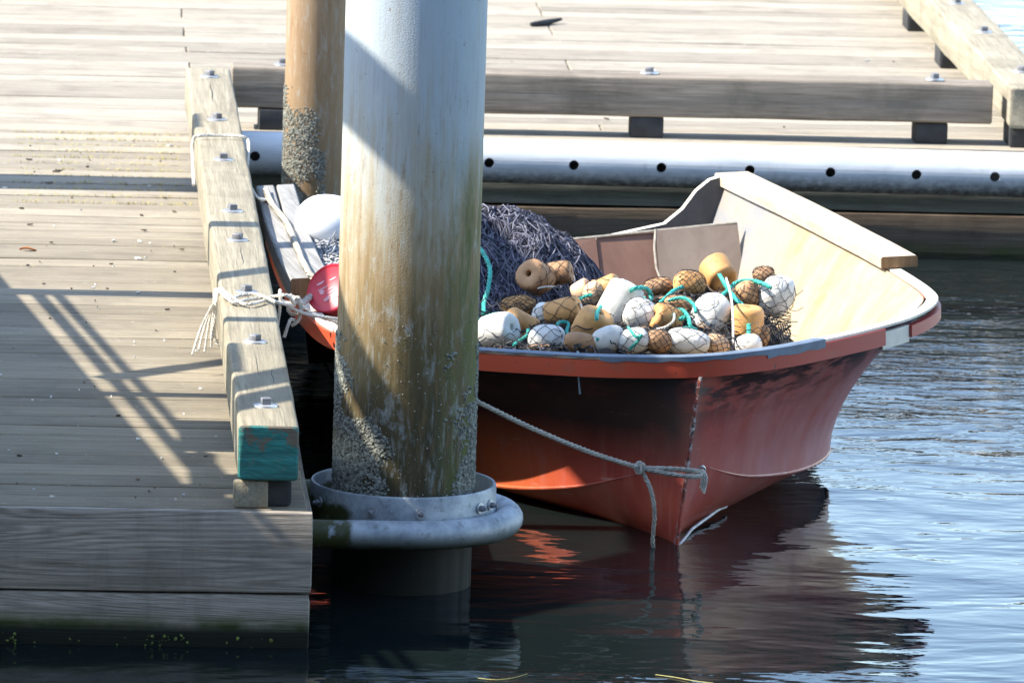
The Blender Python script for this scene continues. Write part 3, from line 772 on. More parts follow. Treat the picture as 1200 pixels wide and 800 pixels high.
def heap(name, label, hf, rng, core, strands, seed, cnt, rad, zmin, kind):
    rnd = random.Random(seed); root = empty(name, label, 'fishing net', bw((rng[0]+rng[1])/2, (rng[2]+rng[3])/2, .12)); inv = Matrix.Translation(-root.location)
    m = MB(); v0, v1, u0, u1 = rng; nv, nu = 70, 70; P = []
    for i in range(nu+1):
        u = u0+(u1-u0)*i/nu; row = []
        for j in range(nv+1):
            v = v0+(v1-v0)*j/nv; edge = max(0, min(1, i/6., (nu-i)/6., j/6., (nv-j)/6.))**.5; z = .13+(max(hf(v, u), .13)-.13)*edge
            b = max(.01, width(u, z-.02)-.085); v = max(-b, min(b, v)); row.append(bw(v, u, z-.012))
        P.append(row)
    m.grid(P); o = m.build('net_core', core, root, smooth=60); o.matrix_parent_inverse = inv
    # draped twine
    for q, (mat, share, rr_) in enumerate(strands):
        m = MB(); tries = 0; done = 0
        while done < cnt*share and tries < cnt*8:
            tries += 1
            v = rnd.uniform(v0, v1); u = rnd.uniform(u0, u1)
            if not inside(v, u, .07, hf(v, u)) or hf(v, u) < zmin: continue
            # run downhill with wander
            ang = rnd.uniform(0, 6.28); pts = []; lift = rnd.uniform(.0, .018)
            for s_ in range(rnd.randint(6, 14)):
                e = .02; gx = hf(v+e, u)-hf(v-e, u); gu = hf(v, u+e)-hf(v, u-e)
                gl = math.hypot(gx, gu)+1e-6; dx, du = -gx/gl, -gu/gl
                st = .026; v += st*(.45*dx+.7*math.cos(ang)); u += st*(.45*du+.7*math.sin(ang)); ang += rnd.uniform(-.7, .7)
                if not inside(v, u, .05, hf(v, u)) or hf(v, u) < zmin-.1: break
                pts.append(bw(v, u, hf(v, u)+lift+rnd.uniform(-.004, .007)))
            if len(pts) < 3: continue
            m.tube(spline(pts, 2), rnd.uniform(rr_*.7, rr_*1.35), 3, caps=False); done += 1
        o = m.build('net_twine', mat, root); o['kind'] = 'stuff'; o.matrix_parent_inverse = inv
    return root
navy = heap('fishing_net', 'mound of navy and lavender netting heaped behind the floats', h_navy, (-1.1, .62, 1.0, 3.2), MT['netcore'], [(MT['netnavy'], .66, .0021), (MT['netlav'], .34, .0017)], 11, 7200, .003, .33, 'navy')
black = heap('fishing_net', 'black net heap spread beneath the white and orange floats', h_black, (-1.1, .80, 2.15, 4.2), MT['netcore2'], [(MT['netblack'], .8, .0031), (MT['fb'], .12, .0024), (MT['netlav'], .08, .0018)], 12, 2400, .002, .26, 'black')
# draped meshes over the mound: larger diamonds hanging down the front
m = MB(); rnd = random.Random(5)
for fam in (-1, 1):
    for k in range(34):
        v = -1.0+k*.045; u = 1.62; pts = []
        for s_ in range(30):
            vv = v+fam*.012*s_+.012*math.sin(s_*1.3+k); uu = u+.024*s_
            if not inside(vv, uu, .08, h_navy(vv, uu)): break
            pts.append(bw(vv, uu, h_navy(vv, uu)+.014+.006*math.sin(s_*2.1+k*1.7)))
        if len(pts) > 4: m.tube(pts, .003, 4, caps=False)
o = m.build('draped_mesh', MT['netlav'], navy); o['kind'] = 'stuff'; o.matrix_parent_inverse = Matrix.Translation(-navy.location)
# net curtain hanging at the right of the heap
m = MB()
for k in range(22):
    a = at(882+k*2.1, 362+k*.9, 3.35); b_ = at(880+k*2.1, 406, 3.2)
    m.tube([a.lerp(b_, t/8)+Vector((.006*math.sin(t*1.7+k), .006*math.cos(t*2.3+k*2), 0)) for t in range(9)], .0026, 4)
for k in range(12):
    m.tube([at(883+4*i, 366+k*3.3+1.5*math.sin(i*1.3+k), 3.3) for i in range(12)], .0022, 4)
o = m.build('hanging_mesh', MT['netblack'], black); o['kind'] = 'stuff'; o.matrix_parent_inverse = Matrix.Translation(-black.location)

# ------------------------------------------------------------------ floats
GF = 'net floats heaped in the red skiff'
def float_prof(kind, L, D):
    r = D/2; h = L/2; hole = r*.20
    if kind == 'egg':
        P = [(hole*.9, -h*.6), (hole, -h*.93)]
        for i in range(1, 16):
            a = -math.pi/2+math.pi*i/16; P.append((max(hole*1.15, r*abs(math.cos(a))**.62), h*math.sin(a)))
        P += [(hole, h*.93), (hole*.9, h*.6)]
    else:
        e = min(r, h)*.34; P = [(hole*.9, -h*.55), (hole, -h+.004), (hole*1.3, -h)]
        for i in range(0, 6):
            a = R(-90+90*i/5); P.append((r-e+e*math.cos(a), -h+e+e*math.sin(a)))
        P += [(r*1.015, 0)]
        for i in range(0, 6):
            a = R(90*i/5); P.append((r-e+e*math.cos(a), h-e+e*math.sin(a)))
        P += [(hole*1.3, h), (hole, h-.004), (hole*.9, h*.55)]
    return P
def net_on(kind, L, D, n, rnd, wrinkle=.003):
    m = MB(); prof = [p for p in float_prof(kind, L, D)][2:-2]; k = len(prof)
    def rad(z):
        for a, b in zip(prof, prof[1:]):
            if a[1] <= z <= b[1] and b[1] > a[1]: f = (z-a[1])/(b[1]-a[1]); return a[0]+(b[0]-a[0])*f
        return D*.1
    for fam in (-1, 1):
        for j in range(n):
            a0 = 2*math.pi*j/n+rnd.uniform(-.12, .12); pts = []
            for s_ in range(15):
                z = -L/2*.98+L*.98*s_/14; a = a0+fam*(1.15*s_/14*2)+.06*math.sin(s_*2+j); r = rad(z)+.0015+rnd.random()*wrinkle*1.6
                pts.append((r*math.cos(a), r*math.sin(a), z))
            m.tube(pts, .00125, 3, caps=False)
    return m
def net_float(px, py, Y, Lp, Dp, ang, tilt, kind, mat, label, net=0, netmat='netblack', wrinkle=.003):
    c = at(px, py, Y); s = (c-CC).dot(CF)/FPX; L, D = Lp*s*1.11, Dp*s*1.14
    a = R(ang); t = R(tilt); ax = (CR*math.cos(a)+CU*math.sin(a))*math.cos(t)-CF*math.sin(t)
    q = Vector((0, 0, 1)).rotation_difference(ax)
    rnd = random.Random(int(px*7+py)); m = MB(); prof = float_prof(kind, L, D); m.lathe(prof, 28)
    m.v = [(Vector(v)*(1+.10*noise.noise(Vector(v)*13+Vector((px, py, 0)))+.02*noise.noise(Vector(v)*55+Vector((py, px, 0))))).to_tuple() for v in m.v]
    root = empty('net_float', label, 'float', c, group=GF); root.rotation_euler = q.to_euler()
    m.build('float_body', MT[mat], root, smooth=50)
    if net:
        o = net_on(kind, L, D, net, rnd, wrinkle).build('netting', MT[netmat], root)
    return root
FL = [
 # px,py,Y,len,dia,angle,tilt(towards camera),shape,mat,label,net
 (627, 325, 4.0, 30, 34, 150, 55, 'drum', 'fb', 'brown float with a round end hole caught on the navy net mound', 6),
 (656, 320, 4.05, 26, 24, 8, 10, 'drum', 'fb', 'small tan brown float lying right beside the holed brown float on the navy mound', 6),
 (607, 359, 3.55, 38, 23, 5, 5, 'egg', 'fo', 'ochre float almost buried under dark mesh at the foot of the navy mound', 14),
 (584, 387, 2.95, 38, 35, 12, 35, 'drum', 'fw', 'chunky white float next to the thick pile with a broken end hole', 0),
 (611, 380, 3.10, 34, 25, 152, 30, 'drum', 'fo', 'orange float leaning behind the chunky white float by the pile', 0),
 (636, 371, 3.30, 30, 24, 75, 10, 'egg', 'fw', 'narrow white float half hidden behind an orange float near the left end', 6),
 (660, 366, 3.25, 38, 29, 15, 15, 'drum', 'fo', 'amber float with black mesh lines above the round white netted float', 5),
 (640, 397, 2.80, 38, 31, 5, 20, 'egg', 'fw', 'round white netted float rising over the gunwale left of the bow', 7),
 (693, 382, 2.95, 36, 36, 60, 22, 'drum', 'fo', 'bare orange drum float with a green rope entering its top', 0),
 (682, 402, 2.72, 38, 22, 170, 5, 'egg', 'fb', 'dull brown float peeping over the rim below the bare orange drum', 0),
 (683, 342, 3.75, 20, 25, 30, 20, 'drum', 'fp', 'pale yellow float leftmost in the back row beside the net mound', 0),
 (696, 343, 3.70, 26, 22, 60, 10, 'egg', 'fp', 'peach float squeezed between two others in the back row', 5),
 (709, 340, 3.72, 34, 27, 25, 10, 'drum', 'fo', 'orange float tucked behind the large tilted bare white float', 3),
 (725, 356, 3.30, 50, 38, 62, 10, 'drum', 'fw', 'large bare white float tilted upright in the middle of the heap', 0),
 (752, 370, 3.15, 40, 35, 158, 10, 'egg', 'fw', 'white netted float joined end to end with an orange one', 8),
 (780, 374, 3.10, 30, 30, 158, 20, 'drum', 'fo', 'orange netted float pressed against the right end of a white one', 6),
 (713, 398, 2.72, 36, 29, 20, 8, 'egg', 'fw', 'smooth white float at the rim below the large tilted one', 0),
 (742, 399, 2.70, 36, 28, 12, 10, 'egg', 'fw', 'white float at the rim wrapped in green twine', 6),
 (771, 400, 2.70, 28, 24, 170, 10, 'egg', 'fb', 'rusty netted float at the rim between two white ones', 10),
 (771, 336, 3.80, 30, 18, 8, 5, 'egg', 'fb', 'small brown netted float far back against the brown bulkhead', 9),
 (808, 334, 3.75, 34, 30, 170, 12, 'egg', 'fo', 'tan float tightly wrapped in black mesh below the grey panel', 13),
 (796, 358, 3.40, 34, 22, 172, 8, 'egg', 'fb', 'brown float lying under mesh left of the big oval white float', 10),
 (832, 371, 3.20, 50, 40, 65, 12, 'egg', 'fw', 'big oval white float standing on end under thin mesh', 5),
 (806, 400, 2.72, 46, 27, 172, 5, 'egg', 'fw', 'long white float lying along the rim in front of the oval one', 5),
 (840, 404, 2.75, 28, 22, 150, 10, 'egg', 'fp', 'apricot netted float at the rim below the big oval white float', 9),
 (842, 319, 3.85, 30, 33, -58, 42, 'drum', 'fo', 'clean orange float topmost in the heap with a rope through it', 0),
 (877, 346, 3.50, 30, 26, 110, 10, 'egg', 'fb', 'brown netted float between the topmost orange and the rightmost white ones', 10),
 (877, 377, 3.15, 33, 32, 84, 14, 'drum', 'fo', 'clean orange drum float strung on a green rope near the right end', 0),
 (909, 347, 3.50, 44, 38, 70, 12, 'egg', 'fw', 'rightmost white float half covered by a black mesh hood', 8),
 (895, 323, 3.75, 24, 18, 5, 5, 'egg', 'fb', 'small dark netted float just behind the rightmost white one', 11),
 (866, 388, 3.25, 26, 22, 140, 12, 'drum', 'fb', 'rusty float hidden behind the strung orange drum on its left', 5),
 (893, 393, 3.15, 24, 17, 80, 10, 'egg', 'fb', 'thin rusty float standing in the hanging mesh at the right end', 8),
 (877, 405, 2.80, 28, 24, 5, 8, 'egg', 'fw', 'small white float at the rim beneath the strung orange drum', 0),
]
for f in FL: net_float(*f)

m = MB(); rnd = random.Random(77)
for k in range(420):
    px, py = rnd.uniform(565, 905), rnd.uniform(335, 402)
    if py < 352-(px-600)*.05 and px < 760: continue
    Yq = 2.72+(402-py)*.0185; a = rnd.uniform(0, 6.28); p = at(px, py, Yq); pts = []
    for q in range(rnd.randint(5, 10)):
        pts.append(p.copy()); p = p+Vector((.022*math.cos(a), .016*math.sin(a), .012*math.sin(a*1.7+q))); a += rnd.uniform(-.9, .9)
    m.tube(spline(pts, 2), rnd.uniform(.0012, .0026), 3, caps=False)
o = m.build('loose_mesh', MT['netblack'], black); o['kind'] = 'stuff'; o.matrix_parent_inverse = Matrix.Translation(-black.location)
# ------------------------------------------------------------------ ropes
def rope(label, pts, r, mat, cat='rope', name='rope', group=None, n=8):
    m = MB(); m.rope(spline(pts, n), r); o = m.build(name, MT[mat])
    return tag(o, label, cat, group)
GR = 'green float ropes'
def A(*l): return [at(*p) for p in l]
rope('green rope running from the topmost orange float down to the strung drum', A((843, 322, 3.70), (852, 337, 3.55), (862, 350, 3.4), (873, 362, 3.22), (877, 376, 3.13), (877, 398, 2.95), (877, 408, 2.85)), .0095, 'green', group=GR)
rope('green rope arching to the rightmost white float', A((838, 352, 3.35), (850, 343, 3.5), (862, 332, 3.6), (878, 329, 3.55), (893, 332, 3.40), (903, 337, 3.30)), .0095, 'green', group=GR)
rope('green rope looping over the right shoulder of the large bare white float', A((738, 341, 3.2), (747, 337, 3.2), (758, 338, 3.3), (763, 346, 3.35), (761, 354, 3.3)), .009, 'green', group=GR)
rope('green rope rising diagonally to the tan mesh wrapped float', A((772, 356, 3.35), (782, 347, 3.45), (790, 340, 3.55), (800, 336, 3.6)), .0085, 'green', group=GR)
rope('green rope bight curling beside the orange netted float', A((789, 370, 3.05), (791, 364, 3.1), (799, 363, 3.1), (805, 370, 3.05), (797, 374, 3.0), (806, 371, 3.0), (809, 382, 2.95), (816, 387, 2.95)), .0085, 'green', group=GR)
rope('short green rope joining the bare orange drum to the large white float', A((699, 374, 2.82), (700, 366, 2.9), (704, 359, 3.05)), .0085, 'green', group=GR)
rope('green rope lying across the amber and peach floats', A((662, 355, 3.4), (668, 351, 3.45), (676, 352, 3.5), (686, 347, 3.5), (694, 345, 3.5)), .0075, 'green', group=GR)
rope('green rope hanging down the navy net beside the thick pile', A((559, 288, 3.9), (567, 298, 3.75), (574, 315, 3.65), (572, 338, 3.55), (567, 355, 3.5), (567, 368, 3.4)), .0095, 'green', group=GR)
rope('green rope end curving behind the chunky white float', A((556, 377, 3.2), (566, 373, 3.25), (577, 369, 3.3), (586, 368, 3.35)), .0095, 'green', group=GR)
rope('green rope knotted round the white float at the rim', A((736, 383, 2.62), (741, 390, 2.58), (746, 395, 2.56), (752, 393, 2.57), (744, 403, 2.58), (738, 409, 2.6)), .006, 'green', group=GR)
rope('green rope tangled left of the rusty rim float', A((652, 381, 2.85), (657, 377, 2.9), (666, 379, 2.9), (664, 388, 2.85), (668, 396, 2.8)), .007, 'green', group=GR)
rope('green rope dropping from the orange end of the amber float', A((619, 386, 2.9), (617, 393, 2.85), (607, 400, 2.8), (602, 404, 2.75)), .007, 'green', group=GR)
rope('green rope crossing the heap under the oval white float', A((784, 392, 2.85), (795, 387, 2.9), (806, 384, 2.95), (820, 390, 3.0)), .0075, 'green', group=GR)
rope('green rope snaking between the pale yellow float and the bulkhead', A((700, 335, 3.75), (716, 331, 3.75), (735, 333, 3.7), (750, 345, 3.55), (757, 352, 3.4)), .0075, 'green', group=GR)
rope('green rope sagging between the oval white float and the brown one on its left', A((784, 352, 3.35), (800, 349, 3.3), (812, 356, 3.2), (815, 366, 3.12)), .0075, 'green', group=GR)
rope('green rope emerging below the ochre float at the foot of the mound', A((588, 372, 3.25), (602, 370, 3.2), (620, 372, 3.15), (628, 378, 3.1)), .0075, 'green', group=GR)
rope('green rope tucked between the smooth white rim float and its orange neighbour', A((700, 398, 2.68), (706, 388, 2.75), (716, 384, 2.8), (728, 386, 2.75)), .0075, 'green', group=GR)
rope('thin white cord hanging from the topmost orange float', A((851, 326, 3.6), (855, 340, 3.35), (858, 358, 3.05), (859, 380, 2.9), (859, 402, 2.75)), .005, 'white_rope', 'cord', 'cord')
rope('white cord dangling by the pale peach float', A((672, 349, 3.4), (681, 358, 3.2), (682, 368, 3.1), (679, 376, 3.0)), .0045, 'white_rope', 'cord', 'cord')
rope('white cord curled over the orange end of the joined floats', A((768, 386, 2.9), (780, 383, 2.88), (789, 376, 2.9), (790, 368, 3.0)), .005, 'white_rope', 'cord', 'cord')
rope('short white cord over the small brown floats on the mound', A((630, 338, 3.72), (640, 336, 3.72), (652, 336, 3.75)), .004, 'white_rope', 'cord', 'cord')
rope('frayed grey string hanging down outside the gunwale left of the stem', [bw(-.42, 4.13, .70), bw(-.425, 4.185, .69), bw(-.43, 4.19, .63), bw(-.425, 4.19, .55)], .0045, 'blue_rope', 'string', 'string')

# bow line: pile -> bow eye, with a loose tail into the water
be = BM @ Vector((-.012, -4.42, .275))
kn = at(750, 548, 1.93)
m = MB()
m.rope(spline([at(470, 452, 1.49), at(520, 456, 1.46), at(558, 470, 1.46), at(620, 500, 1.6), at(690, 529, 1.78), kn], 8), .010)
m.rope(spline([kn, at(785, 549, 1.93), at(812, 551, 1.92), be], 8), .010)
m.rope(spline([be, at(816, 558, 1.92), at(785, 555, 1.91), kn], 8), .010)
m.rope(spline([kn, kn+Vector((.012, -.012, .012)), kn+Vector((.0, -.016, -.014)), kn+Vector((-.016, .0, .0)), kn+Vector((0, .014, .014)), kn+Vector((.014, 0, -.01))], 6), .011)
m.rope(spline([kn, at(762, 572, 1.90), at(767, 600, 1.90), at(765, 635, 1.92), at(768, 657, 1.95), at(770, 670, 2.05)], 8), .009)
tag(m.build('mooring_line', MT['tan_rope']), 'tan bow line from the thick pile knotted before the stem, tail in the water', 'rope')
m = MB(); 
for q in range(3): m.rope(spline([be+Vector((0, -.01, .01)), be+Vector((.008*q, -.016, -.02)), be+Vector((.006*q-.004, -.012, -.06-.01*q))], 5), .0055)
tag(m.build('string', MT['white_rope']), 'frayed white lashing hanging at the bow eye', 'string')

# mooring line tied round the near bull rail
xl, xr, zt, zb = -.275, -.040, .785, .570
m = MB(); Y0 = 2.95
def rz(x, z, dy): return Vector((x, Y0+dy, z))
kn2 = at(345, 356, 3.05)
m.rope(spline([kn2, atz(336, 346, .80), atz(318, 348, .787), atz(290, 351, .785), atz(272, 354, .785), Vector((xl+.02, 2.92, zt-.004)), Vector((xl, 2.86, zt-.04)), Vector((xl-.004, 2.83, zt-.10)), Vector((xl-.012, 2.80, zt-.18))], 8), .0072)
m.rope(spline([kn2+Vector((0, .03, -.01)), atz(325, 354, .79), atz(300, 345, .787), atz(282, 346, .785), atz(267, 350, .782), Vector((xl+.004, 2.99, zt-.02)), Vector((xl-.002, 2.95, zt-.08)), Vector((xl-.003, 2.93, zt-.17))], 8), .0072)
m.rope(spline([kn2, at(330, 352, 2.9), Vector((xr+.012, 2.93, zt-.01)), Vector((xr+.01, 2.92, zt-.10)), Vector((xr-.02, 2.9, zb)), Vector((-.16, 2.9, zb-.02)), Vector((xl+.01, 2.92, zb)), Vector((xl, 2.93, zt-.10)), Vector((xl+.012, 2.93, zt-.012)), atz(285, 356, .785), atz(310, 352, .785)], 8), .0072)
for q in range(4):
    a = Vector((xl-.006-.003*q, 2.86-.02*q, zt-.05)); dx = -.022*q
    m.rope(spline([a, a+Vector((dx*.5-.006, -.02, -.08)), a+Vector((dx-.008, -.03-.02*q, -.165-.012*(q % 2)))], 5), .005)
# hitch
c0 = kn2
m.rope(spline([c0+Vector((-.02, -.02, .035)), c0+Vector((.02, -.03, .02)), c0+Vector((.025, -.03, -.02)), c0+Vector((-.01, -.035, -.035)), c0+Vector((-.025, -.03, -.005)), c0+Vector((.015, -.035, .03)), c0+Vector((.02, -.03, -.05)), c0+Vector((-.01, -.03, -.08))], 7), .0072)
m.rope(spline([c0+Vector((0, -.02, -.06)), at(340, 375, 3.0), at(333, 395, 2.98)], 6), .0072)
# two strands to the boat
m.rope(spline([at(340, 345, 3.1), at(352, 357, 3.1), at(372, 370, 3.1), at(398, 378, 3.12), at(430, 388, 3.15)], 8), .0072)
m.rope(spline([at(330, 354, 2.95), at(350, 365, 3.0), at(375, 371, 3.05), at(402, 374, 3.08), at(430, 377, 3.1)], 8), .0072)
tag(m.build('mooring_line', MT['white_rope']), 'off white mooring line hitched round the near bull rail with frayed tails', 'rope')
# thin loop farther along
Yl = 6.95
m = MB()
m.rope(spline([Vector((xl-.002, Yl-.3, zt-.16)), Vector((xl-.002, Yl, zt-.09)), Vector((xl, Yl+.05, zt-.02)), Vector((xl+.02, Yl+.05, zt+.001)), Vector((-.16, Yl+.08, zt+.0015)), Vector((xr-.025, Yl+.06, zt+.001)), Vector((xr+.003, Yl+.02, zt-.02)), at(290, 205, 6.4), at(301, 231, 5.6), at(322, 235, 5.9), at(344, 239, 5.9), at(350, 252, 5.7)], 8), .0075)
tag(m.build('cord', MT['white_rope']), 'thin white cord looped over the far half of the near bull rail', 'cord')
m = MB()
m.rope(spline(A((308, 262, 5.6), (322, 262, 5.55), (345, 266, 5.4), (362, 276, 5.2), (372, 292, 4.9), (377, 312, 4.7), (374, 325, 4.6)), 8), .011)
tag(m.build('rope', MT['blue_rope']), 'blue grey rope crossing the greyed cap plank into the net', 'rope')
m = MB()
m.rope(spline([bw(-1.03, .35, .772), bw(-1.06, .7, .768), bw(-1.075, 1.2, .766), bw(-1.115, 1.7, .764), bw(-1.15, 2.1, .764), bw(-1.17, 2.40, .762), bw(-1.15, 2.52, .72), at(352, 357, 3.4)], 8), .014)
tag(m.build('rope', MT['tan_rope']), 'thick pale rope lying in the groove of the greyed cap plank', 'rope')

# ------------------------------------------------------------------ buoys by the starboard gunwale
c = at(388, 262, 5.0); m = MB(); T = frame_to((.15, .0, 1), c)
prof = [(.002, -.14)]+[(.15*math.cos(a)**.8, .115*math.sin(a)) for a in [R(-80+160*i/20) for i in range(21)]]+[(.001, .117)]
m.lathe(prof, 40, T); tag(m.build('buoy', MT['buoywhite'], smooth=60), 'big round white buoy half hidden behind the thick pile', 'buoy')
c = at(389, 339, 3.55); ax = (-CF*.80+CR*-.45+CU*.35).normalized(); T = frame_to(ax, c)
root = empty('tub', 'red round plastic tub with faded printing beside the orange gunwale', 'tub', c); inv = Matrix.Translation(-root.location)
m = MB(); m.lathe([(.085, -.16), (.098, .0), (.103, .004), (.103, .014), (.098, .018), (.092, .014), (.088, .012), (.0, .013)], 40, T); o = m.build('tub_body', MT['red'], root); o.matrix_parent_inverse = inv
m = MB(); rnd = random.Random(3)
for q, (x, yv, l_, h_) in enumerate(((-.05, .035, .034, .012), (-.055, .012, .05, .006), (-.05, -.008, .022, .022), (-.015, -.004, .03, .005), (-.018, -.02, .038, .007), (-.04, -.045, .03, .018), (.0, -.05, .04, .006), (.005, .03, .03, .006))):
    ol = [(x+l_*(.5+.5*math.cos(b)*(1+.25*math.sin(3*b+q))), yv+h_*(.5+.5*math.sin(b)*(1+.3*math.cos(2*b+q)))) for b in [2*math.pi*k/12 for k in range(12)]]
    m.add([T @ Vector((a_, b_, .0142)) for a_, b_ in ol], [tuple(range(12))])
o = m.build('print', MT['pink'], root, smooth=0); o.matrix_parent_inverse = inv
# loose grey net by the tub
m = MB(); rnd = random.Random(21)
for k in range(1300):
    x0, y0 = rnd.uniform(352, 404), rnd.uniform(275, 335)
    if x0-352 < (y0-275)*.35-4: continue
    Yq = 5.0-(y0-275)/60*1.2; a = rnd.uniform(-1.2, -.2); pts = []
    for s_ in range(7):
        pts.append(at(x0, y0, Yq+.03*math.sin(s_*1.2+k))); x0 += 4.2*math.cos(a); y0 -= 4.2*math.sin(a); a += rnd.uniform(-.5, .5)
    m.tube(spline(pts, 2), rnd.uniform(.0022, .0045), 4, caps=False)
o = tag(m.build('loose_net', [MT['netgrey']]), 'loose grey netting spilling over between the cap plank and the red tub', 'net')

# ------------------------------------------------------------------ small things
leaf = MB(); c = Vector((-.985, 5.65, .483))
leaf.grid([[c+Vector((.05*(i/4-.5)*1.4, .016*j*math.sin(math.pi*min(max(i/4, .02), .98)), .008*abs(j)+.006*math.sin(i))) for j in (-1, 0, 1)] for i in range(5)])
tag(leaf.build('leaf', MT['leaf'], smooth=60), 'small dry orange leaf on the near dock planks', 'leaf')
m = MB(); c = Vector((1.70, 13.5, .484))
m.tube(spline([c+Vector((-.085, -.05, .006)), c+Vector((-.03, -.02, .008)), c+Vector((.02, .04, .010)), c+Vector((.085, .10, .018))], 6), [.006+.011*math.sin(math.pi*(.12+.85*i/18)) for i in range(19)], 8)
tag(m.build('driftwood_stick', MT['stick']), 'short black stick lying on the far dock planks', 'stick')
for (pts, lb) in (([(768, 790), (790, 793), (812, 797), (836, 800)], 'yellow grass blade floating at the bottom edge below the bow'),
                  ([(560, 794), (580, 796), (600, 794), (618, 789)], 'yellow grass blade floating left of the bow reflection')):
    m = MB(); m.tube(spline([atz(x, y, .004) for x, y in pts], 5), .0017, 4); tag(m.build('grass_blade', MT['blade']), lb, 'grass blade', 'floating grass blades')
m = MB(); rnd = random.Random(2)
for k in range(120):
    if k < 95: x, y = rnd.uniform(-1.15, -.3), rnd.uniform(.1, 9)
    else: x, y = rnd.uniform(.3, 3.5), rnd.uniform(9.7, 12.4)
    s = .004+.016*rnd.random()**2.2; a = rnd.uniform(0, 6.28); m.cur = 1 if rnd.random() < .45 else 0
    e = Vector((math.cos(a), math.sin(a), 0)); f = Vector((-e.y, e.x, 0)); c = Vector((x, y, .481))
    vs = [c+e*s+f*s*.1, c+f*s*.45, c-e*s, c-f*s*.4]; m.add(vs+[v+Vector((0, 0, .004+.003*rnd.random())) for v in vs], [(3, 2, 1, 0), (4, 5, 6, 7), (0, 1, 5, 4), (1, 2, 6, 5), (2, 3, 7, 6), (3, 0, 4, 7)])
tag(m.build('deck_debris', [MT['chip'], MT['chipw']], smooth=0), 'bark chips and pale flakes strewn over the dock planks', 'debris', kind='stuff')
m = MB()
for k in range(3400):
    if k < 2900:
        row = .05+.194*rnd.randint(36, 47)
        cx_ = rnd.choice((-.98, -.83, -.72, -.58, -.45, -.36)); x, y = cx_+rnd.gauss(0, .05), row+rnd.uniform(-.012, .03)
    else: x, y = rnd.uniform(-1.1, -.3), .05+.194*rnd.randint(1, 40)+rnd.uniform(-.006, .006)
    if x > -.27 or x < -1.4: continue
    h = rnd.uniform(.006, .026) if k < 2900 else rnd.uniform(.003, .01); a = rnd.uniform(0, 6.28); d = Vector((math.cos(a), math.sin(a), .35)); p = Vector((x, y, .472)); sd = Vector((-d.y, d.x, 0))*.0022
    m.add([p-sd, p+sd, p+d*h*1.6+Vector((0, 0, h*.4))], [(0, 1, 2)])
tag(m.build('dry_grass', MT['grass'], smooth=0), 'dry yellow grass tufts growing in the seams of the near dock', 'grass', kind='stuff')
m = MB()
for k in range(260):
    x = -1.3+1.3*rnd.random(); cl = noise.noise(Vector((x*5, 0, 4)))
    if cl < .12 and rnd.random() < .93: continue
    p = Vector((x, -.004, rnd.uniform(.0, .035+.02*max(0, cl)))); s = .0018+.007*rnd.random()**2.5; T = frame_to((rnd.uniform(-1, 1), -1, rnd.uniform(-.3, 1)), p)
    m.lathe([(0, -s*.4), (s, 0), (s*.5, s*.6), (0, s*.7)], 5, T)
tag(m.build('seaweed', MT['weed'], smooth=60), 'green weed growing along the waterline of the near dock', 'seaweed', kind='stuff')

# ------------------------------------------------------------------ raised walkway left of the frame (casts the rail shadows)
XG = -2.457; SL = -.141
gw = empty('gangway', 'sloping aluminium gangway with a truss side standing on the near dock', 'gangway', (-3.1, 7.6, .48))
GI = Matrix.Translation(-gw.location)
def zf(Y): return 1.855+SL*(Y-4.5)
def part(m, name):
    o = m.build(name, MT['metal_dark'], gw); o.matrix_parent_inverse = GI
def gtim(m, Y0, z0, Y1, z1, hgt, x=XG, w=.05): m.timber((x, Y0, z0), (x, Y1, z1), w, hgt, .004, 0, 99)
YA, YB = -9.0, 7.83
m = MB(); m.timber((-3.143, YA, zf(YA)-.16), (-3.143, YB, zf(YB)-.16), 1.31, .06, .004, 0, 99); part(m, 'walkway')
for x in (XG, -3.82):
    m = MB(); gtim(m, YA, zf(YA)-.11, YB, zf(YB)-.11, .22, x, .02); part(m, 'stringer')
m = MB(); gtim(m, YA, zf(YA)+.095, 4.6, zf(4.6)+.090, .05, XG, .012); part(m, 'toe_rail')
m = MB(); gtim(m, YA, zf(YA)+.168, 4.6, zf(4.6)+.168, .04, XG, .012); part(m, 'toe_rail')
m = MB(); gtim(m, YA, zf(YA)+2.0, 4.6, zf(4.6)+2.0, .29, XG, .06); part(m, 'top_chord')
for Y, wd, top in ((7.61, .44, 2.9), (4.605, .15, None), (2.28, .10, None), (-.9, .15, None), (-3.8, .15, None)):
    m = MB(); m.timber((XG, Y, zf(Y)), (XG, Y, top or zf(Y)+1.86), .05, wd, .004, 0, 99, up=(0, 1, 0)); part(m, 'post')
for x in (XG, -3.82):
    m = MB(); m.timber((x, 7.6, .48), (x, 7.6, zf(7.6)-.22), .1, .1, .004, 0, 99, up=(0, 1, 0)); part(m, 'support_leg')
def brace(Y0, z0, Y1, z1, hgt):
    m = MB(); gtim(m, Y0, z0, Y1, z1, hgt, XG, .04); part(m, 'brace')
brace(-.05, 2.45, 2.1, 4.25, .17)
brace(.35, 2.46, 2.2, 4.02, .19)
brace(2.6, 2.18, 4.35, 4.0, .10)
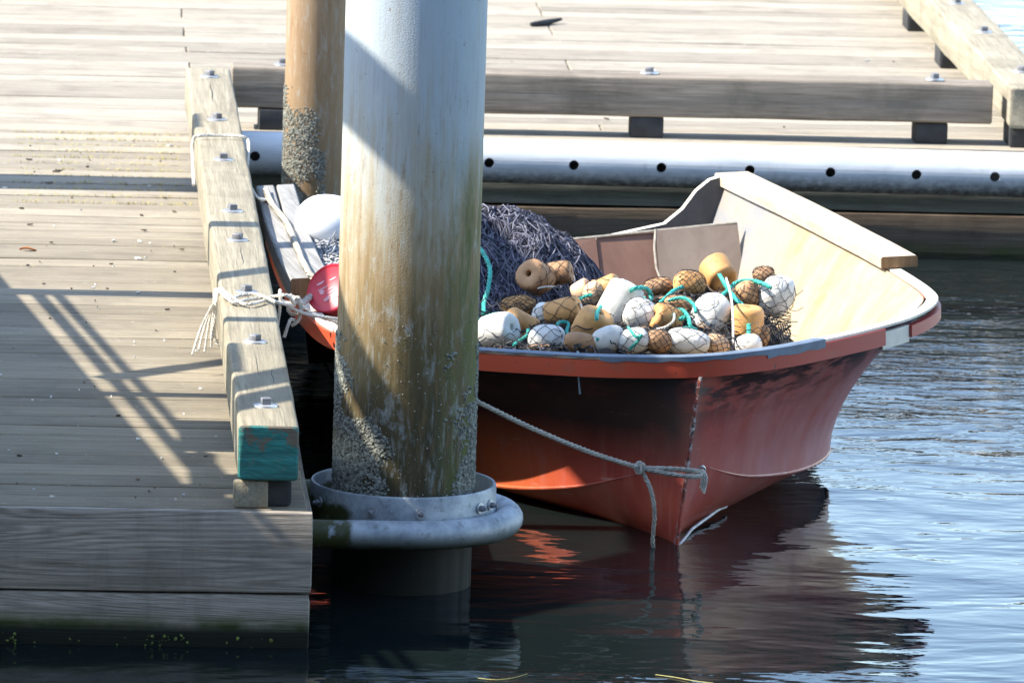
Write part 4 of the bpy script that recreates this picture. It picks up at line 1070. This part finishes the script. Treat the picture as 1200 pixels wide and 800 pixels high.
m = MB(); m.box((XG, 1.44, 2.68), (.02, .62, .50)); part(m, 'shade_panel')  # unseen panel added to cast the broad shade on the deck
m = MB(); m.box((XG, .35, 2.50), (.02, 1.5, .09)); part(m, 'shade_panel')  # unseen strip added to shade the front of the deck
m = MB(); m.box((XG, 2.06, 3.80), (.02, 1.18, .42)); part(m, 'shade_panel')  # unseen panel added to keep sun off the starboard bow

# unseen shed added behind the camera to keep sky light off shaded faces
sh = empty('sky_blocker', 'long dark unseen shed added behind the viewpoint', 'blocker', (0, -42, 0))
SI = Matrix.Translation(-sh.location)
m = MB(); m.box((0, -44, 11), (110, 8, 22)); o = m.build('added_wall', MT['block2'], sh); o.matrix_parent_inverse = SI
m = MB(); m.add([(-55.5, -39.5, 21.6), (55.5, -39.5, 21.6), (55.5, -44, 25), (-55.5, -44, 25), (-55.5, -48.5, 21.6), (55.5, -48.5, 21.6)], [(0, 1, 2, 3), (3, 2, 5, 4), (0, 3, 4), (1, 5, 2)]); o = m.build('added_roof', MT['block'], sh, smooth=0); o.matrix_parent_inverse = SI

# boathouse added unseen beyond the far dock to darken the reflections
bh = empty('backdrop', 'added unseen dark boathouse on piles beyond the far dock', 'backdrop', (-12, 26, 0)); BI = Matrix.Translation(-bh.location)
m = MB(); m.box((-11.9, 27, 4.6), (29.6, 9, 8)); o = m.build('added_wall', MT['block'], bh); o.matrix_parent_inverse = BI
m = MB(); m.add([(-27, 22.1, 8.5), (2.7, 22.1, 8.5), (2.7, 27, 11), (-27, 27, 11), (-27, 31.9, 8.5), (2.7, 31.9, 8.5)], [(0, 1, 2, 3), (3, 2, 5, 4), (0, 3, 4), (1, 5, 2)]); o = m.build('added_roof', MT['block'], bh, smooth=0); o.matrix_parent_inverse = BI
for i in range(8):
    for y in (23.2, 30.8):
        m = MB(); m.tube([(-26+3.9*i, y, -2), (-26+3.9*i, y, .7)], .16, 12); o = m.build('pile', MT['block2'], bh); o.matrix_parent_inverse = BI  # piles of the added unseen boathouse
